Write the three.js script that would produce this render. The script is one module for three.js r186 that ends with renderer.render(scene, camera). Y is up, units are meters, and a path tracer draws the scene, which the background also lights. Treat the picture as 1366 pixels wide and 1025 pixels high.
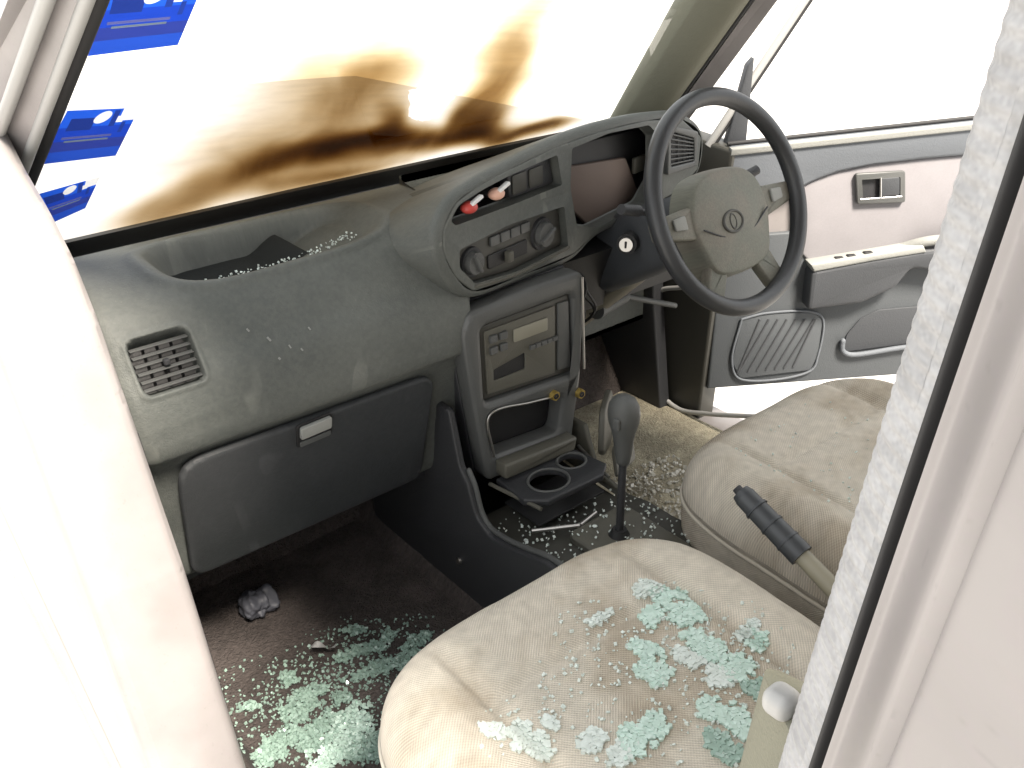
import * as THREE from 'three';
import { RoundedBoxGeometry } from 'three/addons/geometries/RoundedBoxGeometry.js';
import { mergeGeometries, mergeVertices, toCreasedNormals } from 'three/addons/utils/BufferGeometryUtils.js';

// ---------------------------------------------------------------- camera, sky, sun, exposure
// x points to the driver's side (right), y up from the cabin floor, z to the rear of the car
const scene = new THREE.Scene();
const D2R = Math.PI / 180;
const CAM = { p: new THREE.Vector3(-0.8591, 1.1137, 0.9053), yaw: 38.49 * D2R, pitch: 27.865 * D2R, roll: -1.591 * D2R, f: 1213.8 };
const camera = new THREE.PerspectiveCamera(2 * Math.atan(512.5 / CAM.f) / D2R, 1366 / 1025, 0.02, 400);
const fwd = new THREE.Vector3(Math.sin(CAM.yaw) * Math.cos(CAM.pitch), -Math.sin(CAM.pitch), -Math.cos(CAM.yaw) * Math.cos(CAM.pitch));
const rt0 = new THREE.Vector3(Math.cos(CAM.yaw), 0, Math.sin(CAM.yaw)), up0 = new THREE.Vector3().crossVectors(rt0, fwd);
const rt = rt0.clone().multiplyScalar(Math.cos(CAM.roll)).addScaledVector(up0, Math.sin(CAM.roll));
const upv = up0.clone().multiplyScalar(Math.cos(CAM.roll)).addScaledVector(rt0, -Math.sin(CAM.roll));
camera.position.copy(CAM.p);
camera.quaternion.setFromRotationMatrix(new THREE.Matrix4().makeBasis(rt, upv, fwd.clone().negate()));
scene.add(camera);

const renderer = new THREE.WebGLRenderer({ antialias: true });
renderer.toneMapping = THREE.LinearToneMapping;
renderer.toneMappingExposure = 3.15;
renderer.shadowMap.enabled = true;

{ // bright hazy overcast
  const w = 64, h = 32, d = new Float32Array(w * h * 4);
  for (let j = 0; j < h; j++) for (let i = 0; i < w; i++) {
    const el = (j + 0.5) / h * 180 - 90, k = 0.58 + 0.14 * Math.max(0, el) / 90;
    d.set([0.99 * k, 1.0 * k, 1.01 * k, 1], (j * w + i) * 4);
  }
  const sky = new THREE.DataTexture(d, w, h, THREE.RGBAFormat, THREE.FloatType);
  sky.mapping = THREE.EquirectangularReflectionMapping; sky.magFilter = THREE.LinearFilter; sky.needsUpdate = true;
  scene.background = sky; scene.environment = sky;
}
const sun = new THREE.DirectionalLight(0xfff4e6, 4.6);
sun.position.set(-0.35, 6.5, 4.2); sun.target.position.set(0, 0.4, 0); scene.add(sun, sun.target);
sun.castShadow = true; sun.shadow.radius = 26; sun.shadow.mapSize.set(2048, 2048);
Object.assign(sun.shadow.camera, { left: -4, right: 4, top: 4, bottom: -4, near: 0.5, far: 20 });

// ---------------------------------------------------------------- helpers
let seed = 7;
const rnd = () => { seed = (seed * 1664525 + 1013904223) >>> 0; return seed / 4294967296; };
const rr = (a, b) => a + (b - a) * rnd();
const V = (x, y, z) => new THREE.Vector3(x, y, z);
const ray = (u, v) => fwd.clone().addScaledVector(rt, (u - 683) / CAM.f).addScaledVector(upv, -(v - 512.5) / CAM.f);
const onPlane = (u, v, p0, n) => { const d = ray(u, v); return CAM.p.clone().addScaledVector(d, p0.clone().sub(CAM.p).dot(n) / d.dot(n)); };
const onX = (u, v, x) => onPlane(u, v, V(x, 0, 0), V(1, 0, 0));
const onY = (u, v, y) => onPlane(u, v, V(0, y, 0), V(0, 1, 0));
const onZ = (u, v, z) => onPlane(u, v, V(0, 0, z), V(0, 0, 1));
const smooth = (a, b, x) => { const t = Math.min(1, Math.max(0, (x - a) / (b - a))); return t * t * (3 - 2 * t); };
const used = {};
const numbered = (n) => { used[n] = (used[n] ?? -1) + 1; return used[n] ? n + '_' + String(used[n]).padStart(3, '0') : n; };
function thing(name, label, category, group) {
  const o = new THREE.Group(); o.name = numbered(name); o.userData = { label, category }; if (group) o.userData.group = group;
  scene.add(o); return o;
}
function part(name, geo, mat, parent, label) {
  const g = Array.isArray(geo) ? mergeGeometries(geo.map((q) => { const c = q.index ? q.toNonIndexed() : q.clone(); for (const k of Object.keys(c.attributes)) if (!['position', 'normal', 'uv'].includes(k)) c.deleteAttribute(k); return c; })) : geo;
  const m = new THREE.Mesh(g, mat); m.name = name; m.castShadow = m.receiveShadow = true;
  if (label) m.userData.label = label;
  parent.add(m); return m;
}
function single(name, geo, mat, label, category, group) {
  const m = part(numbered(name), geo, mat, scene); m.userData = { label, category }; if (group) m.userData.group = group; return m;
}
function structure(name, geo, mat) { const m = part(name, geo, mat, scene); m.userData.kind = 'structure'; return m; }
// shape in a plane: o origin, ax and ay unit vectors, extruded from d0 to d1 along ax x ay
function slab(pts, o, ax, ay, d0, d1, bevel = 0.003, holes = [], round = 0, seg = 3) {
  const path = (p) => {
    if (!round) return p.map((q) => new THREE.Vector2(...q));
    const r = []; const n = p.length;
    for (let i = 0; i < n; i++) {
      const a = new THREE.Vector2(...p[(i + n - 1) % n]), b = new THREE.Vector2(...p[i]), c = new THREE.Vector2(...p[(i + 1) % n]);
      const ra = Math.min(round, a.distanceTo(b) * 0.45), rc = Math.min(round, c.distanceTo(b) * 0.45);
      const s = b.clone().lerp(a, ra / a.distanceTo(b)), e = b.clone().lerp(c, rc / c.distanceTo(b));
      for (let k = 0; k <= 6; k++) { const t = k / 6; r.push(s.clone().multiplyScalar((1 - t) ** 2).addScaledVector(b, 2 * t * (1 - t)).addScaledVector(e, t * t)); }
    }
    return r;
  };
  const sh = new THREE.Shape(path(pts));
  for (const h of holes) sh.holes.push(new THREE.Path(path(h)));
  const b = Math.min(bevel, Math.abs(d1 - d0) * 0.45);
  let g = new THREE.ExtrudeGeometry(sh, { depth: Math.abs(d1 - d0) - 2 * b, bevelEnabled: b > 0, bevelThickness: b, bevelSize: b, bevelOffset: -b, bevelSegments: seg, curveSegments: 12 });
  g.translate(0, 0, Math.min(d0, d1) + b);
  g = toCreasedNormals(g, 0.6);
  g.applyMatrix4(new THREE.Matrix4().makeBasis(ax, ay, new THREE.Vector3().crossVectors(ax, ay)).setPosition(o));
  return g;
}
const X1 = V(1, 0, 0), Y1 = V(0, 1, 0), Z1 = V(0, 0, 1), O0 = V(0, 0, 0);
// (z, y) polygon extruded from x0 to x1
const slabX = (pts, x0, x1, bevel, holes, round) => slab(pts.map(([z, y]) => [-z, y]), O0, V(0, 0, -1), Y1, x0, x1, bevel, (holes || []).map((h) => h.map(([z, y]) => [-z, y])), round);
const slabZ = (pts, z0, z1, bevel, holes, round) => slab(pts, O0, X1, Y1, z0, z1, bevel, holes, round);
// (x, z) polygon extruded from y0 to y1
const slabY = (pts, y0, y1, bevel, holes, round) => slab(pts.map(([x, z]) => [x, -z]), O0, X1, V(0, 0, -1), y0, y1, bevel, (holes || []).map((h) => h.map(([x, z]) => [x, -z])), round);
function box(w, h, d, r, pos, rot) {
  const g = new RoundedBoxGeometry(w, h, d, 3, Math.min(r, w / 2.1, h / 2.1, d / 2.1));
  if (rot) g.applyMatrix4(new THREE.Matrix4().makeRotationFromEuler(new THREE.Euler(...rot)));
  g.translate(...pos); return g;
}
function tube(pts, r, seg = 40, rad = 12, closed = false) {
  const c = new THREE.CatmullRomCurve3(pts, closed, 'centripetal');
  const t = new THREE.TubeGeometry(c, seg, r, rad, closed);
  if (closed) return t;
  const ends = [0, 1].map((k) => { const s = new THREE.SphereGeometry(r, rad, 8); const p = c.getPoint(k); s.translate(p.x, p.y, p.z); return s; });
  return mergeGeometries([t, ...ends].map((g) => g.toNonIndexed()));
}
function bar(a, b, r0, r1 = r0, rad = 16) {
  const L = a.distanceTo(b), g = new THREE.CylinderGeometry(r1, r0, L, rad, 1);
  g.translate(0, L / 2, 0); g.applyQuaternion(new THREE.Quaternion().setFromUnitVectors(Y1, b.clone().sub(a).normalize())); g.translate(a.x, a.y, a.z); return g;
}
function grid(nu, nv, fn) { // fn(u, v) -> [Vector3, uvx, uvy]
  const p = [], t = [], id = [];
  for (let j = 0; j <= nv; j++) for (let i = 0; i <= nu; i++) { const [q, a, b] = fn(i / nu, j / nv); p.push(q.x, q.y, q.z); t.push(a, b); }
  for (let j = 0; j < nv; j++) for (let i = 0; i < nu; i++) { const a = j * (nu + 1) + i, b = a + 1, c = a + nu + 1, d = c + 1; id.push(a, b, d, a, d, c); }
  const g = new THREE.BufferGeometry();
  g.setAttribute('position', new THREE.Float32BufferAttribute(p, 3)); g.setAttribute('uv', new THREE.Float32BufferAttribute(t, 2)); g.setIndex(id); g.computeVertexNormals();
  return g;
}
function prism8(a, b) { // two quads (arrays of four Vector3) joined into a solid
  const q = [...a, ...b], f = [[0, 1, 2, 3], [7, 6, 5, 4], [0, 4, 5, 1], [1, 5, 6, 2], [2, 6, 7, 3], [3, 7, 4, 0]], p = [], t = [];
  for (const [i, j, k, l] of f) for (const m of [i, j, k, i, k, l]) { p.push(q[m].x, q[m].y, q[m].z); t.push(q[m].x + q[m].z, q[m].y); }
  const g = new THREE.BufferGeometry(); g.setAttribute('position', new THREE.Float32BufferAttribute(p, 3)); g.setAttribute('uv', new THREE.Float32BufferAttribute(t, 2)); g.computeVertexNormals(); return g;
}
// value noise
const hsh = (x, y, s) => { let n = Math.imul(x, 374761393) + Math.imul(y, 668265263) + Math.imul(s, 1442695041); n = Math.imul(n ^ (n >>> 13), 1274126177); return ((n ^ (n >>> 16)) >>> 0) / 4294967296; };
const vn = (x, y, s, per) => { let i = Math.floor(x), j = Math.floor(y); const f = x - i, g = y - j, a = f * f * (3 - 2 * f), b = g * g * (3 - 2 * g), w = (k) => per ? ((k % per) + per) % per : k;
  return (hsh(w(i), w(j), s) * (1 - a) + hsh(w(i + 1), w(j), s) * a) * (1 - b) + (hsh(w(i), w(j + 1), s) * (1 - a) + hsh(w(i + 1), w(j + 1), s) * a) * b; };
const fbm = (x, y, s, o = 4, per = 0) => { let v = 0, a = 0.5, k = 1; for (let i = 0; i < o; i++) { v += a * vn(x * k, y * k, s + i, per ? per * k : 0); a /= 2; k *= 2; } return v / (1 - 0.5 ** o); };
function tex(w, h, fn, size = 1, srgb = false) { // fn(u, v) -> grey or [r,g,b] linear
  const d = new Uint8Array(w * h * 4);
  for (let j = 0; j < h; j++) for (let i = 0; i < w; i++) {
    let c = fn((i + 0.5) / w, (j + 0.5) / h); if (typeof c === 'number') c = [c, c, c];
    for (let k = 0; k < 3; k++) { let q = Math.min(1, Math.max(0, c[k])); if (srgb) q = q <= 0.0031308 ? q * 12.92 : 1.055 * q ** (1 / 2.4) - 0.055; d[(j * w + i) * 4 + k] = q * 255; }
    d[(j * w + i) * 4 + 3] = 255;
  }
  const t = new THREE.DataTexture(d, w, h); t.wrapS = t.wrapT = THREE.RepeatWrapping; t.magFilter = THREE.LinearFilter; t.minFilter = THREE.LinearMipmapLinearFilter;
  if (srgb) t.colorSpace = THREE.SRGBColorSpace; t.repeat.set(1 / size, 1 / size); t.needsUpdate = true; return t;
}
const lin = (r, g, b) => new THREE.Color().setRGB(r, g, b);
const std = (c, rough, o = {}) => new THREE.MeshPhysicalMaterial({ color: lin(...c), roughness: rough, ...o });

// ---------------------------------------------------------------- materials
const grain = tex(512, 512, (u, v) => 0.6 * fbm(u * 64, v * 64, 3, 3, 64) + 0.4 * vn(u * 200, v * 200, 9, 200), 0.12);
const dustMap = tex(1024, 1024, (u, v) => { // thin dust film with a fine grain, a few wipe marks and specks
  const a = fbm(u * 5, v * 5, 21, 6, 5), b = fbm(u * 140, v * 140, 33, 3, 140), k = smooth(0.30, 0.75, a), sp = vn(u * 380, v * 380, 5, 380) > 0.955 ? 0.05 : 0;
  const wipe = smooth(0.80, 0.86, vn(u * 26 + v * 5, v * 7 - u * 2, 37)) * smooth(0.5, 0.8, fbm(u * 11, v * 11, 39, 3, 11));
  const d = 0.030 * k + 0.030 * (b - 0.4) + sp * k + 0.05 * wipe;
  return [0.080 + d, 0.087 + d * 0.99, 0.081 + d * 0.88];
}, 0.7, true);
const smudge = tex(512, 512, (u, v) => 0.5 + 0.35 * fbm(u * 12, v * 12, 44, 5, 12), 0.5);
const M = {};
M.dash = new THREE.MeshPhysicalMaterial({ map: dustMap, roughness: 0.62, bumpMap: grain, bumpScale: 0.0006 });
M.pod = new THREE.MeshPhysicalMaterial({ map: dustMap, roughness: 0.55, bumpMap: grain, bumpScale: 0.0004 });
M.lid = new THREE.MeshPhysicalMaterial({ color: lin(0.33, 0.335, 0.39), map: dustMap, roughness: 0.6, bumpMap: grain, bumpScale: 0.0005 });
M.black = std([0.014, 0.014, 0.015], 0.55, { bumpMap: grain, bumpScale: 0.0003 });
M.dark = std([0.03, 0.031, 0.034], 0.5, { bumpMap: grain, bumpScale: 0.0004 });
M.rubber = std([0.02, 0.02, 0.021], 0.7);
M.olive = std([0.095, 0.092, 0.075], 0.5, { bumpMap: grain, bumpScale: 0.0004 });
M.oliveDark = std([0.05, 0.049, 0.042], 0.5);
M.bezelGrey = std([0.085, 0.088, 0.086], 0.45, { bumpMap: grain, bumpScale: 0.0003 });
M.mat = std([0.018, 0.02, 0.02], 1.0, { specularIntensity: 0.3, bumpMap: grain, bumpScale: 0.0008 });  // tray mat colour, with shade of the deep recess put in
M.board = std([0.16, 0.12, 0.10], 0.7, { bumpMap: smudge, bumpScale: 0.001 });
M.chrome = std([0.62, 0.62, 0.62], 0.22, { metalness: 1 });
M.steel = std([0.45, 0.44, 0.42], 0.35, { metalness: 1 });
M.brass = std([0.55, 0.40, 0.12], 0.4, { metalness: 0.8 });
M.white = std([0.75, 0.75, 0.74], 0.5);
M.red = std([0.5, 0.06, 0.05], 0.4);
M.pink = std([0.7, 0.42, 0.32], 0.4);
const paintMap = (c, s) => tex(512, 512, (u, v) => { const k = 0.80 + 0.34 * fbm(u * 9, v * 9, s, 6, 9) - (vn(u * 150, v * 150, s + 3, 150) > 0.93 ? 0.08 : 0); return c.map((q) => q * k); }, 0.5, true);
M.paint = new THREE.MeshPhysicalMaterial({ map: paintMap([0.255, 0.238, 0.235], 61), roughness: 0.45, clearcoat: 0.5, clearcoatRoughness: 0.25 });
M.sealPale = std([0.36, 0.36, 0.35], 0.45);
M.sealRib = new THREE.MeshPhysicalMaterial({ map: tex(512, 512, (u, v) => { const a = fbm(u * 20, v * 20, 81, 5, 20), b = vn(u * 160, v * 160, 83, 160); const k = 0.26 + 0.06 * smooth(0.3, 0.7, a) + 0.07 * b; return [k, k, k * 1.01]; }, 0.12, true), roughness: 0.75 });
M.trimOlive = new THREE.MeshPhysicalMaterial({ color: lin(0.17, 0.168, 0.125), roughness: 0.7, bumpMap: grain, bumpScale: 0.0006 });
M.trimGrey = std([0.27, 0.275, 0.26], 0.7, { bumpMap: grain, bumpScale: 0.0006 });
M.doorBlue = std([0.125, 0.138, 0.155], 0.55, { bumpMap: grain, bumpScale: 0.0005 });
M.doorLow = std([0.075, 0.083, 0.09], 0.6, { bumpMap: grain, bumpScale: 0.0005 });
M.doorDark = std([0.048, 0.052, 0.058], 0.6, { bumpMap: grain, bumpScale: 0.0005 });
M.doorInsert = new THREE.MeshPhysicalMaterial({ map: tex(512, 512, (u, v) => { const k = 0.9 + 0.1 * fbm(u * 8, v * 8, 91, 5, 8) + 0.06 * (vn(u * 170, v * 170, 92, 170) - 0.5); return [0.26 * k, 0.25 * k, 0.262 * k]; }, 0.3, true), roughness: 0.95 });
M.leather = std([0.032, 0.034, 0.037], 0.36, { bumpMap: grain, bumpScale: 0.0003 });
M.padGreen = new THREE.MeshPhysicalMaterial({ map: tex(512, 512, (u, v) => { const a = smooth(0.35, 0.7, fbm(u * 5, v * 5, 101, 5, 5)), b = 0.9 + 0.2 * vn(u * 120, v * 120, 103, 120); return [(0.155 + 0.03 * a) * b, (0.16 + 0.012 * a) * b, (0.132 + 0.01 * a) * b]; }, 0.25, true), roughness: 0.6, bumpMap: grain, bumpScale: 0.0004 });
// seat cloth: fine diagonal weave, stains and grit
const weave = (u, v) => { const n = 150, a = Math.sin((u + v) * n * Math.PI * 2) * 0.5 + 0.5, b = Math.sin((u - v) * n * Math.PI * 2) * 0.5 + 0.5, band = vn(u * 7, v * 7, 111, 7) > 0.5; return band ? a * 0.7 + b * 0.3 : b * 0.7 + a * 0.3; };
const cloth = (c, s) => tex(1536, 1536, (u, v) => {
  const w = weave(u, v), st = smooth(0.45, 0.72, fbm(u * 6, v * 6, s, 6, 6)), gr = fbm(u * 60, v * 60, s + 9, 3, 60), k = (0.74 + 0.36 * w) * (0.86 + 0.28 * gr);
  return [c[0] * k * (1 - 0.26 * st), c[1] * k * (1 - 0.30 * st), c[2] * k * (1 - 0.35 * st)];
}, 0.62, true);
const weaveBump = tex(1024, 1024, (u, v) => weave(u, v), 0.62);
M.seat = new THREE.MeshPhysicalMaterial({ map: cloth([0.60, 0.55, 0.465], 121), roughness: 0.95, sheen: 0.2, sheenRoughness: 0.6, bumpMap: weaveBump, bumpScale: 0.0008 });
M.seatSide = new THREE.MeshPhysicalMaterial({ map: cloth([0.42, 0.40, 0.38], 131), roughness: 0.95, bumpMap: weaveBump, bumpScale: 0.0008 });
M.piping = std([0.50, 0.46, 0.39], 0.85);
const carpetMap = (c, s) => tex(1024, 1024, (u, v) => { const k = 0.55 + 0.5 * fbm(u * 110, v * 110, s, 3, 110) + 0.35 * smooth(0.4, 0.7, fbm(u * 9, v * 9, s + 5, 5, 9)); return c.map((q) => q * k); }, 0.6, true);
const pile = tex(512, 512, (u, v) => fbm(u * 120, v * 120, 141, 2, 120), 0.3);
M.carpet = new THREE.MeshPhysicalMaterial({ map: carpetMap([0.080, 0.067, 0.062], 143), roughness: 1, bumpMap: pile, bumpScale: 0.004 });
M.carpetTan = new THREE.MeshPhysicalMaterial({ map: carpetMap([0.42, 0.38, 0.28], 147), roughness: 1, bumpMap: pile, bumpScale: 0.004 });
M.glass = new THREE.MeshPhysicalMaterial({ color: lin(0.97, 1, 0.98), roughness: 0.02, transmission: 1, thickness: 0, ior: 1.5 });
M.crumb = [[0.70, 0.89, 0.80], [0.42, 0.58, 0.50], [0.84, 0.92, 0.87], [0.86, 0.83, 0.74]].map((c) => new THREE.MeshPhysicalMaterial({ color: lin(...c), roughness: 0.08, transmission: 0.3, thickness: 0.004, ior: 1.5 }));

// ---------------------------------------------------------------- ground
structure('ground', (() => { const g = new THREE.PlaneGeometry(300, 300); g.rotateX(-Math.PI / 2); g.translate(0, -0.42, 0); const uv = g.attributes.uv; for (let i = 0; i < uv.count; i++) uv.setXY(i, uv.getX(i) * 300, uv.getY(i) * 300); return g; })(),
  new THREE.MeshPhysicalMaterial({ map: tex(512, 512, (u, v) => { const k = 0.45 + 0.14 * (fbm(u * 10, v * 10, 151, 6, 10) - 0.5); return [k, k * 0.985, k * 0.95]; }, 4, true), roughness: 0.95 }));

// ---------------------------------------------------------------- car body
const car = thing('car', 'silver taupe car shell with open doorways around the dusty cabin', 'car');
{ // hinge post and front wing on the doorway side
  const edge = [[0.11, -0.12], [0.085, 0.168], [0.022, 0.448], [-0.05, 0.643], [-0.085, 0.73], [-0.123, 0.789], [-0.18, 0.832], [-0.245, 0.864], [-0.31, 0.912], [-0.42, 0.90], [-0.56, 0.80], [-1.92, 0.70], [-1.92, -0.12]];
  part('hinge_post', slabX(edge, -0.745, -0.64, 0.014, [], 0.012), M.paint, car, 'hinge post and wing glaring in full daylight');
  part('sill', slabX([[-0.1, -0.14], [1.9, -0.14], [1.9, 0.03], [1.86, 0.05], [0.1, 0.05]], -0.745, -0.635, 0.012), M.paint, car);
  part('sill', slabX([[-0.6, -0.14], [1.9, -0.14], [1.9, 0.02], [-0.6, 0.02]], 0.64, 0.73, 0.012), M.paint, car);
  // mirror-side wing and bonnet beyond the windscreen
  part('wing', slabX([[-0.33, -0.12], [-0.36, 0.60], [-0.56, 0.60], [-1.92, 0.58], [-1.92, -0.12]], 0.70, 0.76, 0.012), M.paint, car);
  part('bonnet', grid(24, 24, (u, v) => { const x = (u - 0.5) * 1.50, z = -0.62 - v * 1.3; return [V(x, 0.63 + 0.03 * (1 - (x / 0.75) ** 2) - 0.02 * v, z), x, z]; }), M.paint, car);
  part('scuttle_panel', slabX([[-0.63, 0.60], [-0.63, 0.645], [-0.52, 0.66], [-0.52, 0.60]], -0.66, 0.68, 0.004), M.black, car);
}
{ // roof, bulkhead, floor: they close the cabin
  part('roof', slabX([[0.02, 1.285], [0.2, 1.335], [0.9, 1.36], [1.8, 1.33], [1.8, 1.30], [0.9, 1.325], [0.2, 1.30], [0.03, 1.265]], -0.60, 0.60, 0.008), M.paint, car);
  part('bulkhead', slabX([[-0.60, 0.62], [-0.66, 0.30], [-0.47, 0.0], [-0.47, -0.05], [-0.70, -0.05], [-0.70, 0.62]], -0.64, 0.66, 0.004), M.carpet, car);
  part('floor_pan', slabX([[-0.55, -0.06], [1.9, -0.06], [1.9, -0.01], [-0.55, -0.01]], -0.635, 0.64, 0.003), M.dark, car);
  part('floor_carpet', grid(120, 200, (u, v) => { const x = -0.63 + u * 0.51, z = -0.50 + v * 1.25; const y = 0.004 + 0.012 * fbm(x * 9, z * 9, 5, 3) + 0.10 * smooth(-0.17, -0.115, x) + 0.10 * smooth(-0.585, -0.63, x); return [V(x, y, z), x, z]; }), M.carpet, car, 'dark brown worn passenger footwell carpet');
  part('floor_carpet', grid(100, 160, (u, v) => { const x = 0.10 + u * 0.535, z = -0.52 + v * 1.25; const y = 0.02 + 0.018 * fbm(x * 9, z * 9, 8, 3) + 0.16 * smooth(0.2, 0.1, x); return [V(x, y, z), x, z]; }), M.carpetTan, car, 'tan driver footwell carpet strewn with glass grit');
  for (const s of [-1, 1]) part('rear_quarter', slabX([[1.0, -0.12], [2.1, -0.12], [2.1, 1.3], [1.75, 1.33], [1.62, 0.84], [1.0, 0.80]], s > 0 ? 0.66 : -0.745, s > 0 ? 0.745 : -0.66, 0.012), M.paint, car);
  part('tailgate', slabX([[2.06, -0.1], [2.14, -0.1], [2.12, 0.85], [2.05, 0.85]], -0.66, 0.66, 0.01), M.paint, car);
  part('rear_bench', [box(1.24, 0.2, 0.5, 0.06, [0, 0.25, 1.42]), box(1.24, 0.6, 0.16, 0.06, [0, 0.55, 1.72], [0.3, 0, 0])], M.seat, car);
  part('kick_panel', slabX([[-0.6, 0.02], [0.02, 0.02], [-0.04, 0.3], [-0.12, 0.56], [-0.6, 0.56]], -0.638, -0.622, 0.003), M.dark, car);
  part('kick_panel', slabX([[-0.6, 0.02], [-0.36, 0.02], [-0.40, 0.3], [-0.42, 0.60], [-0.6, 0.60]], 0.60, 0.635, 0.004), M.dark, car);
}
{ // front pillar on the doorway side, seen edge on
  const line = (u0, v0, u1, v1, x0, x1) => { const a = onX(u0, v0, x0), b = onX(u1, v1, x1), d = b.clone().sub(a); return [a.clone().addScaledVector(d, -0.12), b.clone().addScaledVector(d, 0.95)]; };
  const L = [line(-46, 145, 10, 0, -0.668, -0.645), line(-10, 150, 45, 0, -0.655, -0.632), line(28, 225, 112, 0, -0.632, -0.602), line(33, 240, 124, 0, -0.622, -0.592), line(39, 253, 137, 0, -0.606, -0.576)];
  const back = [L[0], L[4]].map(([a, b]) => [a.clone().add(V(0.004, -0.012, -0.05)), b.clone().add(V(0.004, -0.008, -0.05))]);
  part('front_pillar', prism8([L[0][0], L[2][0], back[1][0], back[0][0]], [L[0][1], L[2][1], back[1][1], back[0][1]]), M.paint, car, 'taupe painted front pillar edged with rubber seals');
  const mid = (a, b, k) => [a[0].clone().lerp(b[0], k), a[1].clone().lerp(b[1], k)];
  const t1 = mid(L[1], L[2], 0.25), t2 = mid(L[2], L[3], 0.3), t3 = mid(L[3], L[4], 0.45);
  part('door_seal', tube(t1, 0.0075, 30), M.sealPale, car);
  part('drip_rail', tube(t2, 0.0068, 30), M.sealPale, car);
  part('windscreen_rubber', tube(t3, 0.0095, 30), M.rubber, car);
}
{ // front pillar trim on the driver's side
  const ext = (a, b, k0, k1) => { const d = b.clone().sub(a); return [a.clone().addScaledVector(d, k0), a.clone().addScaledVector(d, k1)]; };
  const l = ext(onX(815, 155, 0.565), onX(900, 0, 0.54), -0.45, 2.3), r = ext(onX(915, 110, 0.60), onX(985, 10, 0.575), -1.0, 3.3);
  const m = [l[0].clone().lerp(r[0], 0.45).add(V(-0.018, 0, 0)), l[1].clone().lerp(r[1], 0.45).add(V(-0.018, 0, 0))];
  const o = V(0.05, 0, -0.02);
  const sec = (k) => [l[k], m[k], r[k], r[k].clone().add(o), l[k].clone().add(o)];
  const cs = (k) => new THREE.CatmullRomCurve3(sec(k), true, 'centripetal');
  const c0 = cs(0), c1 = cs(1);
  part('front_pillar_trim', grid(48, 30, (u, v) => { const p = c0.getPoint(u % 1).lerp(c1.getPoint(u % 1), v); return [p, u * 0.2, v * 1.0]; }), M.trimOlive, car, 'olive grey plastic front pillar trim beyond the steering wheel');
  // painted door flange and rubber behind it
  const f0 = ext(onX(925, 115, 0.635), onX(1000, 10, 0.61), -0.6, 3), f1 = ext(onX(950, 118, 0.66), onX(1030, 10, 0.635), -0.6, 3);
  part('door_flange', prism8([f0[0], f1[0], f1[0].clone().add(V(0.03, 0, -0.03)), f0[0].clone().add(V(0.02, 0, -0.03))], [f0[1], f1[1], f1[1].clone().add(V(0.03, 0, -0.03)), f0[1].clone().add(V(0.02, 0, -0.03))]), M.paint, car);
  part('door_seal', tube(ext(onX(923, 108, 0.628), onX(997, 5, 0.603), -0.6, 3), 0.006, 20), M.rubber, car);
  // doorway seal running down the hinge post and along the sill
  part('door_seal', tube([[936, 383], [905, 384], [880, 389], [873, 410], [872, 480], [875, 508], [886, 530], [906, 546], [940, 552], [1010, 556]].map(([u, v]) => onX(u, v, 0.63)), 0.0055, 90), M.sealPale, car);
  part('hinge_post', slabX([[-0.28, 0.02], [-0.25, 0.66], [-0.44, 0.68], [-0.47, 0.02]], 0.645, 0.70, 0.006), M.oliveDark, car);
}
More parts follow.
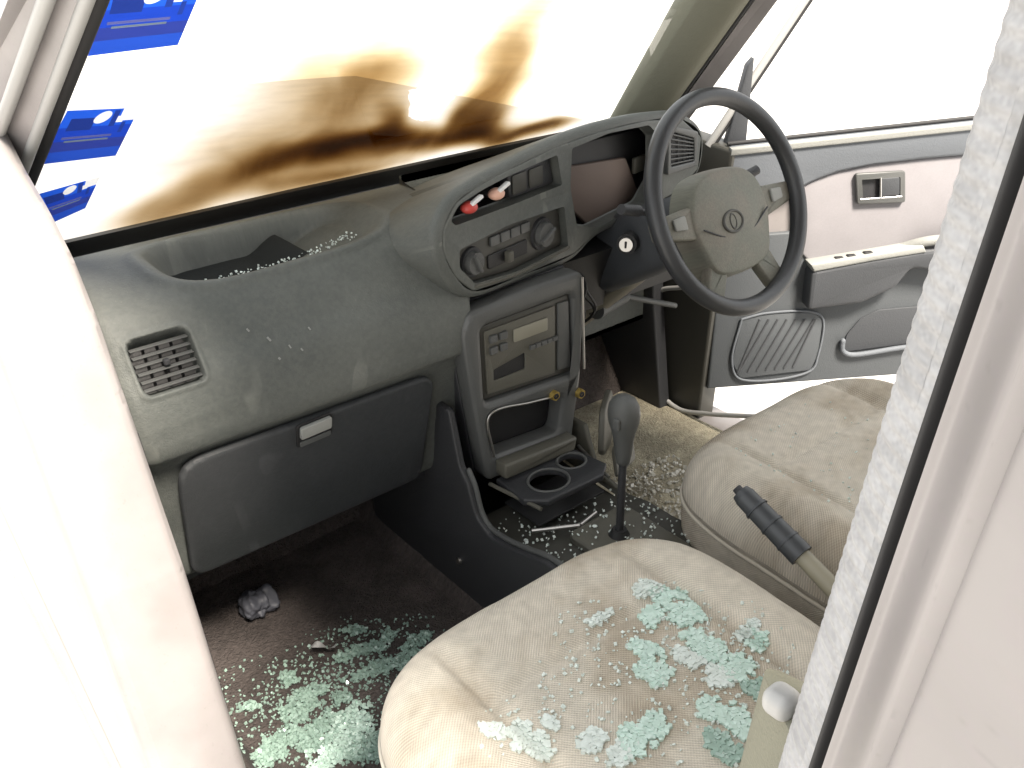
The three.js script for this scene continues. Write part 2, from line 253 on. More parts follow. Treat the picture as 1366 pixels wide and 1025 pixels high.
{ // centre pillar close to the camera: ribbed seal, shut line, painted ledge and panel
  const ax = V(0, 1, 0.092).normalize();
  const at = (x, z, y) => V(x, y, z + (y - 1.0) * 0.092);
  const Y0 = -0.05, YT = 1.33;
  const sec = (pts, y0 = Y0, y1 = YT, n = 40) => { const c = new THREE.CatmullRomCurve3(pts.map(([x, z]) => V(x, 0, z)), true, 'centripetal'); return grid(64, n, (u, v) => { const y = y0 + (y1 - y0) * v, p = c.getPoint(u % 1); return [at(p.x, p.z, y), u * 0.1, y]; }); };
  part('ribbed_seal', grid(40, 1700, (u, v) => {
    const y = 0.55 + 0.78 * v, a = u * Math.PI * 2, rib = 0.0007 * Math.sin(y * 2 * Math.PI / 0.0044 + 0.5 * Math.sin(a)) * Math.max(0, Math.cos(a + 0.6)) + 0.0003 * (fbm(u * 6, y * 40, 77, 3) - 0.5);
    const ca = Math.cos(a), sa = Math.sin(a), k = (Math.abs(ca) ** 3 + Math.abs(sa) ** 3) ** (-1 / 3);
    const lx = (0.0052 + rib) * k * ca, lz = (0.0088 + rib) * k * sa; // local: lx towards the camera, lz across
    const c = -0.52, s = 0.854; const dx = -lx * 0.854 - lz * 0.52, dz = lx * 0.52 * 0.9 + lz * 0.854;
    const p = at(-0.683 + dx * 1, 0.8235 + dz, y); return [p, u * 0.04, y];
  }), M.sealRib, car, 'pale grey ribbed rubber door seal');
  part('shut_line', sec([[-0.694, 0.831], [-0.69, 0.835], [-0.66, 0.86], [-0.66, 0.83]]), M.rubber, car);
  part('pillar_ledge', sec([[-0.701, 0.8365], [-0.7015, 0.839], [-0.712, 0.8485], [-0.713, 0.851], [-0.69, 0.875], [-0.67, 0.86]]), M.paint, car);
  part('centre_pillar', sec([[-0.7095, 0.852], [-0.718, 0.868], [-0.724, 0.905], [-0.722, 0.99], [-0.69, 1.0], [-0.66, 0.96], [-0.66, 0.87], [-0.69, 0.858]]), M.paint, car, 'silver taupe centre pillar');
  // interior trim of the pillar at belt height
  part('pillar_trim', sec([[-0.651, 0.790], [-0.664, 0.806], [-0.668, 0.815], [-0.66, 0.83], [-0.645, 0.84], [-0.645, 0.81]], 0.05, 0.880), M.trimOlive, car);
  part('pillar_trim', (() => { const c = new THREE.CatmullRomCurve3([[-0.651, 0.790], [-0.664, 0.806], [-0.668, 0.815], [-0.66, 0.83], [-0.645, 0.84], [-0.645, 0.81]].map(([x, z]) => V(x, 0, z)), true, 'centripetal'), m = V(-0.655, 0, 0.815); return grid(48, 6, (u, v) => { const p = c.getPoint(u % 1).lerp(m, v); return [at(p.x, p.z, 0.880 + 0.004 * Math.sin(v * Math.PI / 2)), p.x, p.z]; }); })(), M.trimOlive, car);
  part('trim_cap', box(0.011, 0.010, 0.011, 0.004, [-0.6615, 0.883, 0.7925]), M.sealPale, car);
  part('centre_pillar', slabX([[0.62, 0.0], [0.74, 0.0], [0.80, 1.32], [0.70, 1.32]], 0.60, 0.68, 0.01), M.trimOlive, car);
}

// ---------------------------------------------------------------- windscreen
const WS = { o: V(0, 0.68, -0.50), x: X1, y: V(0, Math.sin(50 * D2R), Math.cos(50 * D2R)) };
WS.n = new THREE.Vector3().crossVectors(WS.x, WS.y);
const wsAt = (x, v, lift = 0) => WS.o.clone().addScaledVector(WS.x, x).addScaledVector(WS.y, v).addScaledVector(WS.n, lift);
{
  // scorched laminate: amber to black burn marks with their own outline
  const blobs = [ // x, v, rx, rv, turn, strength
    [-0.36, 0.070, 0.09, 0.035, 0.25, 1.1], [-0.24, 0.105, 0.09, 0.035, 0.25, 2.0], [-0.14, 0.115, 0.075, 0.036, 0.1, 2.9], [-0.06, 0.115, 0.055, 0.034, 0, 2.6], [0.02, 0.095, 0.06, 0.028, 0, 2.3], [-0.062, 0.17, 0.020, 0.05, 0.2, 1.5],
    [-0.16, 0.045, 0.14, 0.022, 0, 1.5], [-0.17, 0.21, 0.12, 0.085, 0.4, 1.15], [-0.115, 0.28, 0.05, 0.06, 0, 0.7], [-0.2, 0.30, 0.12, 0.07, 0, 0.5], [-0.33, 0.14, 0.10, 0.06, 0, 0.5], [-0.43, 0.04, 0.06, 0.03, 0, 0.6],
    [0.135, 0.080, 0.075, 0.030, 0, 3.2], [0.155, 0.125, 0.055, 0.045, 0, 2.2], [0.095, 0.15, 0.030, 0.045, 0, 1.5], [0.14, 0.21, 0.055, 0.06, 0, 1.7], [0.13, 0.30, 0.055, 0.06, 0, 1.0], [0.13, 0.38, 0.06, 0.06, 0, 0.35], [0.30, 0.055, 0.075, 0.018, 0.08, 2.4], [0.22, 0.05, 0.05, 0.03, 0, 1.3],
  ];
  const W = 1.36, H = 0.74;
  const burn = tex(1024, 768, (uu, vv) => {
    let x = (uu - 0.5) * W, v = vv * H; const wx = (fbm(x * 9, v * 9, 201, 2) - 0.5) * 0.07, wv = (fbm(x * 9, v * 9, 211, 2) - 0.5) * 0.06; x += wx; v += wv;
    let d = 0;
    for (const [bx, bv, rx, rv, t, k] of blobs) { const a = x - bx, b = v - bv, c = Math.cos(t), s = Math.sin(t), p = (a * c + b * s) / rx, q = (-a * s + b * c) / rv; d += k * Math.exp(-(p * p + q * q)); }
    d *= 0.78 + 0.44 * fbm((x + wx) * 22, v * 12, 221, 3);
    const dd = d < 0.03 ? 0 : d - 0.03;
    return [0.97 * Math.exp(-dd * 1.0), 0.985 * Math.exp(-dd * 1.33), 0.975 * Math.exp(-dd * 1.95)];
  }, 1, true);
  burn.repeat.set(1, 1); burn.wrapS = burn.wrapT = THREE.ClampToEdgeWrapping;
  const hole = []; const hp = [[-0.05, 0.228], [-0.040, 0.205], [-0.030, 0.166], [-0.008, 0.152], [0.012, 0.147], [0.040, 0.152], [0.043, 0.172], [0.056, 0.197], [0.036, 0.214], [0.02, 0.236], [-0.012, 0.247], [-0.030, 0.236]];
  for (let i = 0; i < hp.length; i++) { const a = hp[i], b = hp[(i + 1) % hp.length]; for (let k = 0; k < 4; k++) hole.push([a[0] + (b[0] - a[0]) * k / 4 + rr(-0.003, 0.003), a[1] + (b[1] - a[1]) * k / 4 + rr(-0.003, 0.003)]); }
  const sh = new THREE.Shape([[-0.66, 0.0], [0.66, 0.0], [0.58, 0.74], [-0.58, 0.74]].map((q) => new THREE.Vector2(...q)));
  sh.holes.push(new THREE.Path(hole.map((q) => new THREE.Vector2(...q))));
  const g = new THREE.ShapeGeometry(sh), p = g.attributes.position, uv = g.attributes.uv;
  for (let i = 0; i < p.count; i++) uv.setXY(i, p.getX(i) / W + 0.5, p.getY(i) / H);
  g.applyMatrix4(new THREE.Matrix4().makeBasis(WS.x, WS.y, WS.n).setPosition(WS.o));
  const ws = new THREE.Group(); ws.name = 'windscreen'; ws.userData.label = 'scorched windscreen with amber burn stains and a jagged hole'; car.add(ws);
  part('glass_pane', g, new THREE.MeshPhysicalMaterial({ map: burn, roughness: 0.02, transmission: 1, thickness: 0, ior: 1.5 }), ws, 'laminated glass scorched amber and black');
  part('black_border', slab([[-0.655, -0.012], [0.655, -0.012], [0.651, 0.028], [0.2, 0.036], [-0.2, 0.036], [-0.651, 0.028]], WS.o, WS.x, WS.y, 0.002, 0.008, 0.001), M.black, ws);
  part('header_rail', slab([[-0.62, 0.70], [0.62, 0.70], [0.62, 0.80], [-0.62, 0.80]], WS.o, WS.x, WS.y, -0.02, 0.03, 0.005), M.trimOlive, ws);
}
{ // three printed stickers on the glass
  const print = (s) => { const cv = document.createElement('canvas'); cv.width = 256; cv.height = 192; const c = cv.getContext('2d');
    c.fillStyle = '#1443c4'; c.fillRect(0, 0, 256, 192); c.fillStyle = '#1c5fe8'; c.fillRect(0, 0, 256, 62); c.fillStyle = '#2a3d9c'; c.fillRect(0, 112, 256, 80);
    c.fillStyle = '#5a5fa0'; c.fillRect(30, 96, 170, 9); c.fillStyle = '#6d7a8c'; c.fillRect(44, 110, 150, 7); c.fillStyle = '#16348f'; c.fillRect(30, 30, 84, 44); c.fillStyle = '#2050c8'; c.fillRect(0, 150, 256, 42);
    c.fillStyle = '#ffffff'; c.beginPath(); c.ellipse(138, 30, 30, 20, -0.5, 0, 7); c.fill(); c.fillRect(200, 0, 56, 46); c.fillRect(186, 28, 30, 24); c.fillStyle = '#1a3a9a'; c.fillRect(172, 6, 20, 60); c.fillRect(216, 52, 14, 40);
    const t = new THREE.CanvasTexture(cv); t.colorSpace = THREE.SRGBColorSpace; return new THREE.MeshPhysicalMaterial({ map: t, roughness: 0.6, transmission: 0.55, thickness: 0 }); };
  const m = print();
  const st = (q, label) => { // q: bottom left, bottom right, top right, top left
    const [a, b, c, d] = q; const P = (u, v) => [(a[0] * (1 - u) + b[0] * u) * (1 - v) + (d[0] * (1 - u) + c[0] * u) * v, (a[1] * (1 - u) + b[1] * u) * (1 - v) + (d[1] * (1 - u) + c[1] * u) * v];
    single('windscreen_sticker', grid(6, 6, (u, v) => { const [x, y] = P(u, v); return [wsAt(x, y, 0.003), u, v]; }), m, label, 'sticker', 'blue stickers on the windscreen');
  };
  st([[-0.545, 0.382], [-0.440, 0.384], [-0.418, 0.475], [-0.530, 0.478]], 'blue sticker on the windscreen beside the pillar, highest of three');
  st([[-0.603, 0.206], [-0.507, 0.198], [-0.480, 0.284], [-0.568, 0.297]], 'blue sticker on the windscreen beside the pillar, middle of three');
  st([[-0.592, 0.076], [-0.545, 0.096], [-0.526, 0.160], [-0.612, 0.146]], 'blue sticker on the windscreen near the dashboard corner, lowest of three');
}

// ---------------------------------------------------------------- dashboard
const dash = thing('dashboard', 'dusty dark grey dashboard with glovebox, vents and stripped instrument binnacle', 'dashboard');
const prof = [[-0.515, 0.655], [-0.47, 0.675], [-0.42, 0.690], [-0.36, 0.699], [-0.29, 0.702], [-0.235, 0.696], [-0.200, 0.679], [-0.178, 0.653], [-0.158, 0.620], [-0.141, 0.592], [-0.132, 0.555], [-0.131, 0.520], [-0.138, 0.497], [-0.152, 0.488], [-0.166, 0.46], [-0.190, 0.36], [-0.212, 0.262], [-0.235, 0.25], [-0.33, 0.245], [-0.46, 0.26]];
const pc = new THREE.CatmullRomCurve3(prof.map(([z, y]) => V(0, y, z)), false, 'centripetal'); pc.arcLengthDivisions = 800;
{
  const N = 300, pts = pc.getSpacedPoints(N), nor = pts.map((p, i) => { const a = pts[Math.max(0, i - 1)], b = pts[Math.min(N, i + 1)]; return V(0, -(b.z - a.z) * -1, -(b.y - a.y)).normalize(); });
  const len = pc.getLength();
  const trayD = (x, z) => { // rounded recess on the dash top
    const cx = -0.352, cz = -0.292, a = Math.abs(x - cx) / 0.168, b = Math.abs(z - cz + 0.02 * (x - cx)) / 0.082; const r = (a ** 4 + b ** 4) ** 0.25;
    return r; };
  part('dash_panel', grid(520, N, (u, v) => {
    const x = -0.632 + u * 1.264, i = Math.round(v * N), p = pts[i], n = nor[i]; let d = 0;
    const ex = Math.max(0, Math.abs(x) - 0.602) / 0.03; d -= 0.03 * (1 - Math.sqrt(Math.max(0, 1 - ex * ex)));
    if (p.y > 0.66 && p.z < -0.19) { const r = trayD(x, p.z); const deep = 0.052 - 0.034 * smooth(-0.33, -0.20, x); d -= deep * smooth(1.0, 0.80, r); d += 0.005 * Math.exp(-(((r - 1.06) / 0.07) ** 2)); }
    if (p.y > 0.585 && p.y < 0.655 && p.z > -0.185) { // vent opening
      const a = Math.abs(x + 0.561) / 0.0375, b = Math.abs(p.y - 0.6205) / 0.0295; const r = (a ** 8 + b ** 8) ** 0.125; d -= 0.03 * smooth(1.02, 0.94, r); d += 0.0025 * Math.exp(-(((r - 1.12) / 0.08) ** 2)); }
    d += 0.0012 * (fbm(x * 6, v * 8, 251, 3) - 0.5);
    const zm = -0.131 - 0.30 * smooth(-0.115, -0.03, x); // behind the stack and binnacle the moulding stays forward
    return [V(x, p.y + n.y * d, Math.min(p.z + n.z * d, zm)), x, v * len];
  }), M.dash, dash, 'dusty dark grey dashboard moulding');
  // added dark mat; its colour carries part of the deep tray's shade
  part('tray_shade_mat', grid(60, 20, (u, v) => { const x = -0.495 + u * 0.185, z = -0.352 + v * 0.112; return [V(x, 0.6565 + 0.002 * fbm(x * 30, z * 30, 3) + 0.022 * smooth(0.72, 1, u) + 0.006 * smooth(0.15, 0, u), z), x, z]; }), M.mat, dash);
  // pale scuffs knocked into the moulding
  for (const [u, v, l] of [[412, 438, 0.010], [386, 462, 0.012], [402, 466, 0.006], [358, 452, 0.014], [330, 440, 0.012], [372, 478, 0.006]]) { const p = onPlane(u, v, V(0, 0.6, -0.1455), V(0, 0.45, 0.89)); part('scuff', box(rr(0.0014, 0.0034), l * rr(0.4, 0.8), 0.0006, 0.0003, [p.x, p.y, p.z + 0.0015], [-0.5, 0, rr(0.1, 0.6)]), M.trimGrey, dash); }
  // left air vent
  const vent = new THREE.Group(); vent.name = 'air_vent'; dash.add(vent);
  const f = (x, t, dep) => { const y = 0.592 + 0.057 * t, z = -0.140 - 0.036 * t; return V(x, y - dep * 0.53, z - dep * 0.85); };
  for (let k = 0; k < 6; k++) { const t = 0.10 + k * 0.155; const a = f(-0.597, t, 0.005), b = f(-0.525, t, 0.005); const g = box(0.073, 0.0016, 0.007, 0.0006, [0, 0, 0], [0.1, 0, 0]); g.translate((a.x + b.x) / 2, a.y, a.z); part('slat', g, M.bezelGrey, vent); }
  for (let k = 0; k < 3; k++) { const c = f(-0.579 + k * 0.018, 0.5, 0.018); part('vane', box(0.0015, 0.056, 0.012, 0.0005, [c.x, c.y, c.z], [-0.56, 0, 0]), M.black, vent); }
  part('vent_back', slab([[-0.6, 0], [-0.522, 0], [-0.522, 0.066], [-0.6, 0.066]], f(0, -0.03, 0.026), X1, V(0, 0.057, -0.036).normalize(), 0, 0.001, 0), M.black, vent);
  part('vent_knob', box(0.008, 0.008, 0.008, 0.002, f(-0.561, 0.5, 0.0).toArray()), M.dark, vent);
  // glovebox lid
  const ly = V(0, 0.222, 0.052).normalize();
  const lo = V(0, 0.268, -0.2075); // lower edge
  const lid = part('glovebox_lid', slab([[-0.582, 0.0], [-0.185, 0.0], [-0.175, 0.215], [-0.56, 0.222], [-0.582, 0.20]], lo, X1, ly, 0.002, 0.016, 0.005, [], 0.03), M.lid, dash, 'dark grey glovebox lid');
  part('latch_plate', slab([[-0.414, 0.178], [-0.357, 0.180], [-0.357, 0.222], [-0.414, 0.220]], lo, X1, ly, 0.0162, 0.019, 0.001, [], 0.006), M.black, lid);
  part('latch_handle', slab([[-0.410, 0.196], [-0.361, 0.198], [-0.361, 0.219], [-0.410, 0.217]], lo, X1, ly, 0.0192, 0.026, 0.002, [], 0.004), M.trimGrey, lid, 'grey glovebox latch');
  part('latch_handle', slab([[-0.410, 0.180], [-0.361, 0.182], [-0.361, 0.191], [-0.410, 0.189]], lo, X1, ly, 0.0192, 0.022, 0.001, [], 0.003), M.bezelGrey, lid);
  part('under_tray', slabX([[-0.235, 0.235], [-0.235, 0.248], [-0.5, 0.22], [-0.5, 0.2]], -0.62, -0.13, 0.003), M.dark, dash);
}
// instrument binnacle, turned towards the driver
const th = 12 * D2R, PE = V(Math.cos(th), 0, -Math.sin(th)), PN = V(Math.sin(th), 0, Math.cos(th)), PO = V(-0.15, 0, -0.115);
const podAt = (a, b, d = 0) => PO.clone().addScaledVector(PE, a).addScaledVector(PN, d).add(V(0, b, 0));
const podSlab = (pts, d0, d1, bevel, holes, round) => slab(pts, PO, PE, Y1, d0, d1, bevel, holes, round);
{
  const out = [[0.030, 0.592], [-0.008, 0.628], [-0.032, 0.678], [-0.030, 0.715], [0.0, 0.750], [0.05, 0.764], [0.1, 0.772], [0.247, 0.787], [0.372, 0.789], [0.527, 0.779], [0.66, 0.755], [0.745, 0.70], [0.74, 0.63], [0.66, 0.60], [0.55, 0.592], [0.37, 0.590], [0.30, 0.570], [0.146, 0.578]];
  const upper = [[-0.004, 0.722], [0.016, 0.741], [0.07, 0.751], [0.134, 0.758], [0.255, 0.764], [0.268, 0.708], [0.132, 0.707], [0.006, 0.709]];
  const clim = [[0.012, 0.676], [0.131, 0.683], [0.274, 0.676], [0.286, 0.60], [0.146, 0.597], [0.044, 0.609], [0.010, 0.645]];
  const clus = [[0.290, 0.766], [0.40, 0.770], [0.53, 0.760], [0.572, 0.73], [0.578, 0.65], [0.53, 0.612], [0.37, 0.608], [0.305, 0.63], [0.286, 0.70]];
  const oc = new THREE.CatmullRomCurve3(out.map(([a, b]) => V(a, b, 0)), true, 'centripetal');
  part('binnacle_shell', grid(160, 26, (u, v) => { // rounded lip, then the cowl running forward and down to the dash top
    const p = oc.getPoint(u % 1); const cx = 0.36, cy = 0.68; let d, k, dy = 0;
    if (v < 0.3) { const t = v / 0.3 * Math.PI / 2; d = -0.014 * (1 - Math.sin(t)) * 0 - 0.014 * (1 - Math.cos(t)) ; k = -0.014 * (1 - Math.sin(t)); }
    else { const t = (v - 0.3) / 0.7; d = -0.014 - 0.26 * t; k = 0; dy = -0.105 * t * smooth(0.60, 0.72, p.y) ; k = -0.05 * t * (p.x < 0.1 ? 0.2 : 0); }
    const dir = V(p.x - cx, (p.y - cy) * 3, 0).normalize();
    return [podAt(p.x + dir.x * k, p.y + dir.y * k + dy, d), u * 1.6, v * 0.3];
  }), M.pod, dash, 'grey instrument binnacle cowl');
  part('binnacle_face', podSlab(out.map(([a, b]) => { const dx = a - 0.36, dy = (b - 0.68) * 3, l = Math.hypot(dx, dy); return [a - dx / l * 0.0135, b - dy / l * 0.0135]; }), -0.03, 0.001, 0.0025, [upper, clim, clus], 0.008), M.pod, dash, 'grey binnacle fascia with three openings');
  part('binnacle_back', podSlab([[0.02, 0.595], [0.70, 0.60], [0.69, 0.70], [0.6, 0.73], [0.3, 0.748], [0.1, 0.735], [0.01, 0.715]], -0.078, -0.064, 0.002), M.black, dash);
  part('opening_wall', podSlab([[0.0, 0.697], [0.275, 0.697], [0.275, 0.7035], [0.0, 0.7035]], -0.064, -0.028, 0.001), M.dark, dash);
  part('opening_wall', podSlab([[0.276, 0.60], [0.284, 0.60], [0.284, 0.748], [0.276, 0.748]], -0.064, -0.031, 0.001), M.dark, dash);
  // stripped switch opening: two bare lamp holders and a blanked display
  const lampAt = (a, b, m) => { const h = new THREE.Group(); h.name = 'lamp_holder'; dash.add(h); const c = podAt(a, b, -0.010);
    part('socket', bar(c.clone().addScaledVector(PN, -0.03), c, 0.009, 0.009), M.black, h); part('bulb', (() => { const s = new THREE.SphereGeometry(0.0115, 16, 12); s.scale(1.2, 0.8, 1); s.translate(c.x, c.y, c.z + 0.006); return s; })(), m, h);
    part('tab', box(0.026, 0.005, 0.008, 0.001, [c.x + 0.010, c.y + 0.009, c.z + 0.010], [0, th, 0.3]), M.white, h); };
  lampAt(0.046, 0.728, M.red); lampAt(0.108, 0.733, M.pink);
  part('clock_display', podSlab([[0.150, 0.713], [0.262, 0.712], [0.252, 0.757], [0.146, 0.752]], -0.032, -0.014, 0.002, [], 0.006), M.dark, dash);
  for (const a of [0.172, 0.214]) part('switch_blank', podSlab([[a - 0.017, 0.718], [a + 0.017, 0.718], [a + 0.016, 0.749], [a - 0.018, 0.748]], -0.0138, -0.011, 0.001, [], 0.003), M.oliveDark, dash);
  // heater panel
  const hp = part('heater_panel', podSlab([[0.012, 0.640], [0.016, 0.674], [0.131, 0.682], [0.272, 0.674], [0.284, 0.602], [0.146, 0.598], [0.046, 0.610]], -0.028, -0.012, 0.003, [], 0.01), M.oliveDark, dash, 'dark heater control panel');
  const dial = (a, b, r) => { const c = podAt(a, b, -0.012); part('dial_ring', bar(c, c.clone().addScaledVector(PN, 0.005), r * 1.25, r * 1.2, 28), M.dark, hp); part('dial', [bar(c, c.clone().addScaledVector(PN, 0.014), r, r * 0.88, 24), (() => { const g = box(0.005, r * 1.7, 0.008, 0.002, [0, 0, 0]); g.rotateZ(a * 9); g.rotateY(th); const q = c.clone().addScaledVector(PN, 0.016); g.translate(q.x, q.y, q.z); return g; })()], M.bezelGrey, hp); };
  dial(0.050, 0.642, 0.019); dial(0.224, 0.638, 0.022);
  for (let k = 0; k < 4; k++) part('button', podSlab([[0.094 + k * 0.025, 0.653], [0.115 + k * 0.025, 0.653], [0.115 + k * 0.025, 0.668], [0.094 + k * 0.025, 0.668]], -0.0118, -0.007, 0.001, [], 0.002), M.bezelGrey, hp);
  part('slider', podSlab([[0.088, 0.618], [0.185, 0.616], [0.185, 0.640], [0.088, 0.640]], -0.0118, -0.009, 0.001, [], 0.004), M.black, hp);
  part('slider_knob', box(0.012, 0.018, 0.012, 0.003, podAt(0.13, 0.629, -0.002).toArray(), [0, th, 0]), M.olive, hp);
  part('trim_strip', tube([[0.046, 0.6065], [0.10, 0.600], [0.146, 0.5955], [0.22, 0.5965], [0.284, 0.599]].map(([a, b]) => podAt(a, b, 0.000)), 0.0032, 40), M.olive, dash);
  // instrument cluster well, cluster torn out
  part('instrument_board', podSlab([[0.335, 0.715], [0.54, 0.690], [0.60, 0.60], [0.43, 0.582], [0.36, 0.64]], -0.063, -0.052, 0.003, [], 0.006), M.board, dash, 'bare brown board where the instruments were');
  part('board_bracket', podSlab([[0.560, 0.655], [0.605, 0.655], [0.605, 0.685], [0.560, 0.685]], -0.052, -0.044, 0.002, [], 0.004), M.olive, dash);
  // driver side vent
  const v2 = new THREE.Group(); v2.name = 'air_vent'; dash.add(v2);
  const q = [[0.600, 0.668], [0.690, 0.660], [0.684, 0.706], [0.592, 0.736]];
  part('vent_frame', podSlab([[0.588, 0.655], [0.703, 0.648], [0.698, 0.716], [0.582, 0.748]], 0.000, 0.012, 0.003, [q], 0.006), M.bezelGrey, v2);
  part('vent_back', podSlab(q, 0.0015, 0.003, 0.0005), M.black, v2);
  for (let k = 0; k < 7; k++) { const t = (k + 0.5) / 7, a = [q[0][0] + (q[3][0] - q[0][0]) * t, q[0][1] + (q[3][1] - q[0][1]) * t], b = [q[1][0] + (q[2][0] - q[1][0]) * t, q[1][1] + (q[2][1] - q[1][1]) * t]; part('slat', bar(podAt(a[0], a[1], 0.008), podAt(b[0], b[1], 0.008), 0.0016, 0.0016, 8), M.bezelGrey, v2); }
  for (let k = 0; k < 4; k++) { const t = (k + 0.5) / 4; part('vane', bar(podAt(q[0][0] + (q[1][0] - q[0][0]) * t, q[0][1] - 0.001, 0.005), podAt(q[3][0] + (q[2][0] - q[3][0]) * t, q[3][1] - 0.03 * t, 0.005), 0.0012, 0.0012, 6), M.dark, v2); }
}
{ // centre stack
  const face = [[-0.134, 0.535], [-0.118, 0.566], [0.0, 0.574], [0.112, 0.574], [0.122, 0.56], [0.116, 0.38], [0.095, 0.25], [-0.098, 0.25], [-0.118, 0.40]];
  const stereoHole = [[-0.096, 0.400], [0.103, 0.388], [0.095, 0.540], [-0.098, 0.536]], pocketHole = [[-0.084, 0.296], [0.064, 0.284], [0.074, 0.356], [-0.090, 0.380]];
  part('stack_body', slabZ(face.map(([x, y]) => [x * 0.985, y]), -0.42, -0.165, 0.004), M.dark, dash);
  part('stack_fascia', slabZ(face, -0.165, -0.124, 0.009, [stereoHole, pocketHole], 0.014), M.bezelGrey, dash, 'grey centre stack surround');
  const s = part('car_stereo', slabZ([[-0.094, 0.403], [0.100, 0.391], [0.093, 0.537], [-0.096, 0.533]], -0.164, -0.134, 0.003, [], 0.006), M.oliveDark, dash, 'old cassette stereo in the centre stack');
  part('stereo_face', slabZ([[-0.086, 0.412], [0.060, 0.402], [0.060, 0.526], [-0.088, 0.524]], -0.1345, -0.131, 0.001, [[[-0.072, 0.432], [-0.006, 0.432], [-0.006, 0.462], [-0.072, 0.452]]], 0.003), M.olive, s);
  part('cassette_slot', slabZ([[-0.072, 0.432], [-0.006, 0.432], [-0.006, 0.462], [-0.072, 0.452]], -0.1338, -0.1335, 0), M.black, s);
  part('display_window', slabZ([[-0.030, 0.488], [0.042, 0.488], [0.042, 0.511], [-0.030, 0.511]], -0.131, -0.1285, 0.0008, [], 0.003), std([0.26, 0.25, 0.2], 0.25), s);
  for (const [x, y] of [[-0.072, 0.508], [-0.052, 0.508], [-0.072, 0.488], [-0.052, 0.488]]) part('button', box(0.015, 0.013, 0.007, 0.002, [x, y, -0.129]), M.bezelGrey, s);
  for (let k = 0; k < 5; k++) part('button', box(0.011, 0.008, 0.005, 0.0015, [0.008 + k * 0.0125, 0.468, -0.129]), M.bezelGrey, s);
  part('side_strip', slabZ([[0.066, 0.405], [0.095, 0.402], [0.089, 0.528], [0.066, 0.528]], -0.1345, -0.130, 0.0015, [], 0.003), M.bezelGrey, s);
  part('chrome_rod', bar(V(0.117, 0.395, -0.120), V(0.112, 0.565, -0.122), 0.0022), M.steel, dash);
  part('pocket_liner', slabZ([[-0.088, 0.288], [0.072, 0.28], [0.076, 0.36], [-0.092, 0.384]], -0.1645, -0.1635, 0), M.black, dash);
  part('pocket_lip', tube([[-0.084, 0.297], [-0.090, 0.378], [0.0, 0.370], [0.060, 0.360]].map(([x, y]) => V(x, y, -0.123)), 0.0022, 40), M.steel, dash, 'bare metal edge of the open pocket');
  for (const [x, y] of [[0.049, 0.366], [0.109, 0.348]]) { const b = part('bolt', [bar(V(x, y, -0.126), V(x, y, -0.116), 0.010, 0.009, 6)], M.brass, dash, 'brass coloured bolt'); part('washer', (() => { const t = new THREE.TorusGeometry(0.0035, 0.0018, 8, 20); t.translate(x, y, -0.1155); return t; })(), M.black, b); }
  // ashtray ledge under the pocket
  part('ashtray_lip', slabZ([[-0.082, 0.262], [0.075, 0.255], [0.082, 0.281], [-0.082, 0.291]], -0.125, -0.095, 0.006, [], 0.006), M.olive, dash);
}

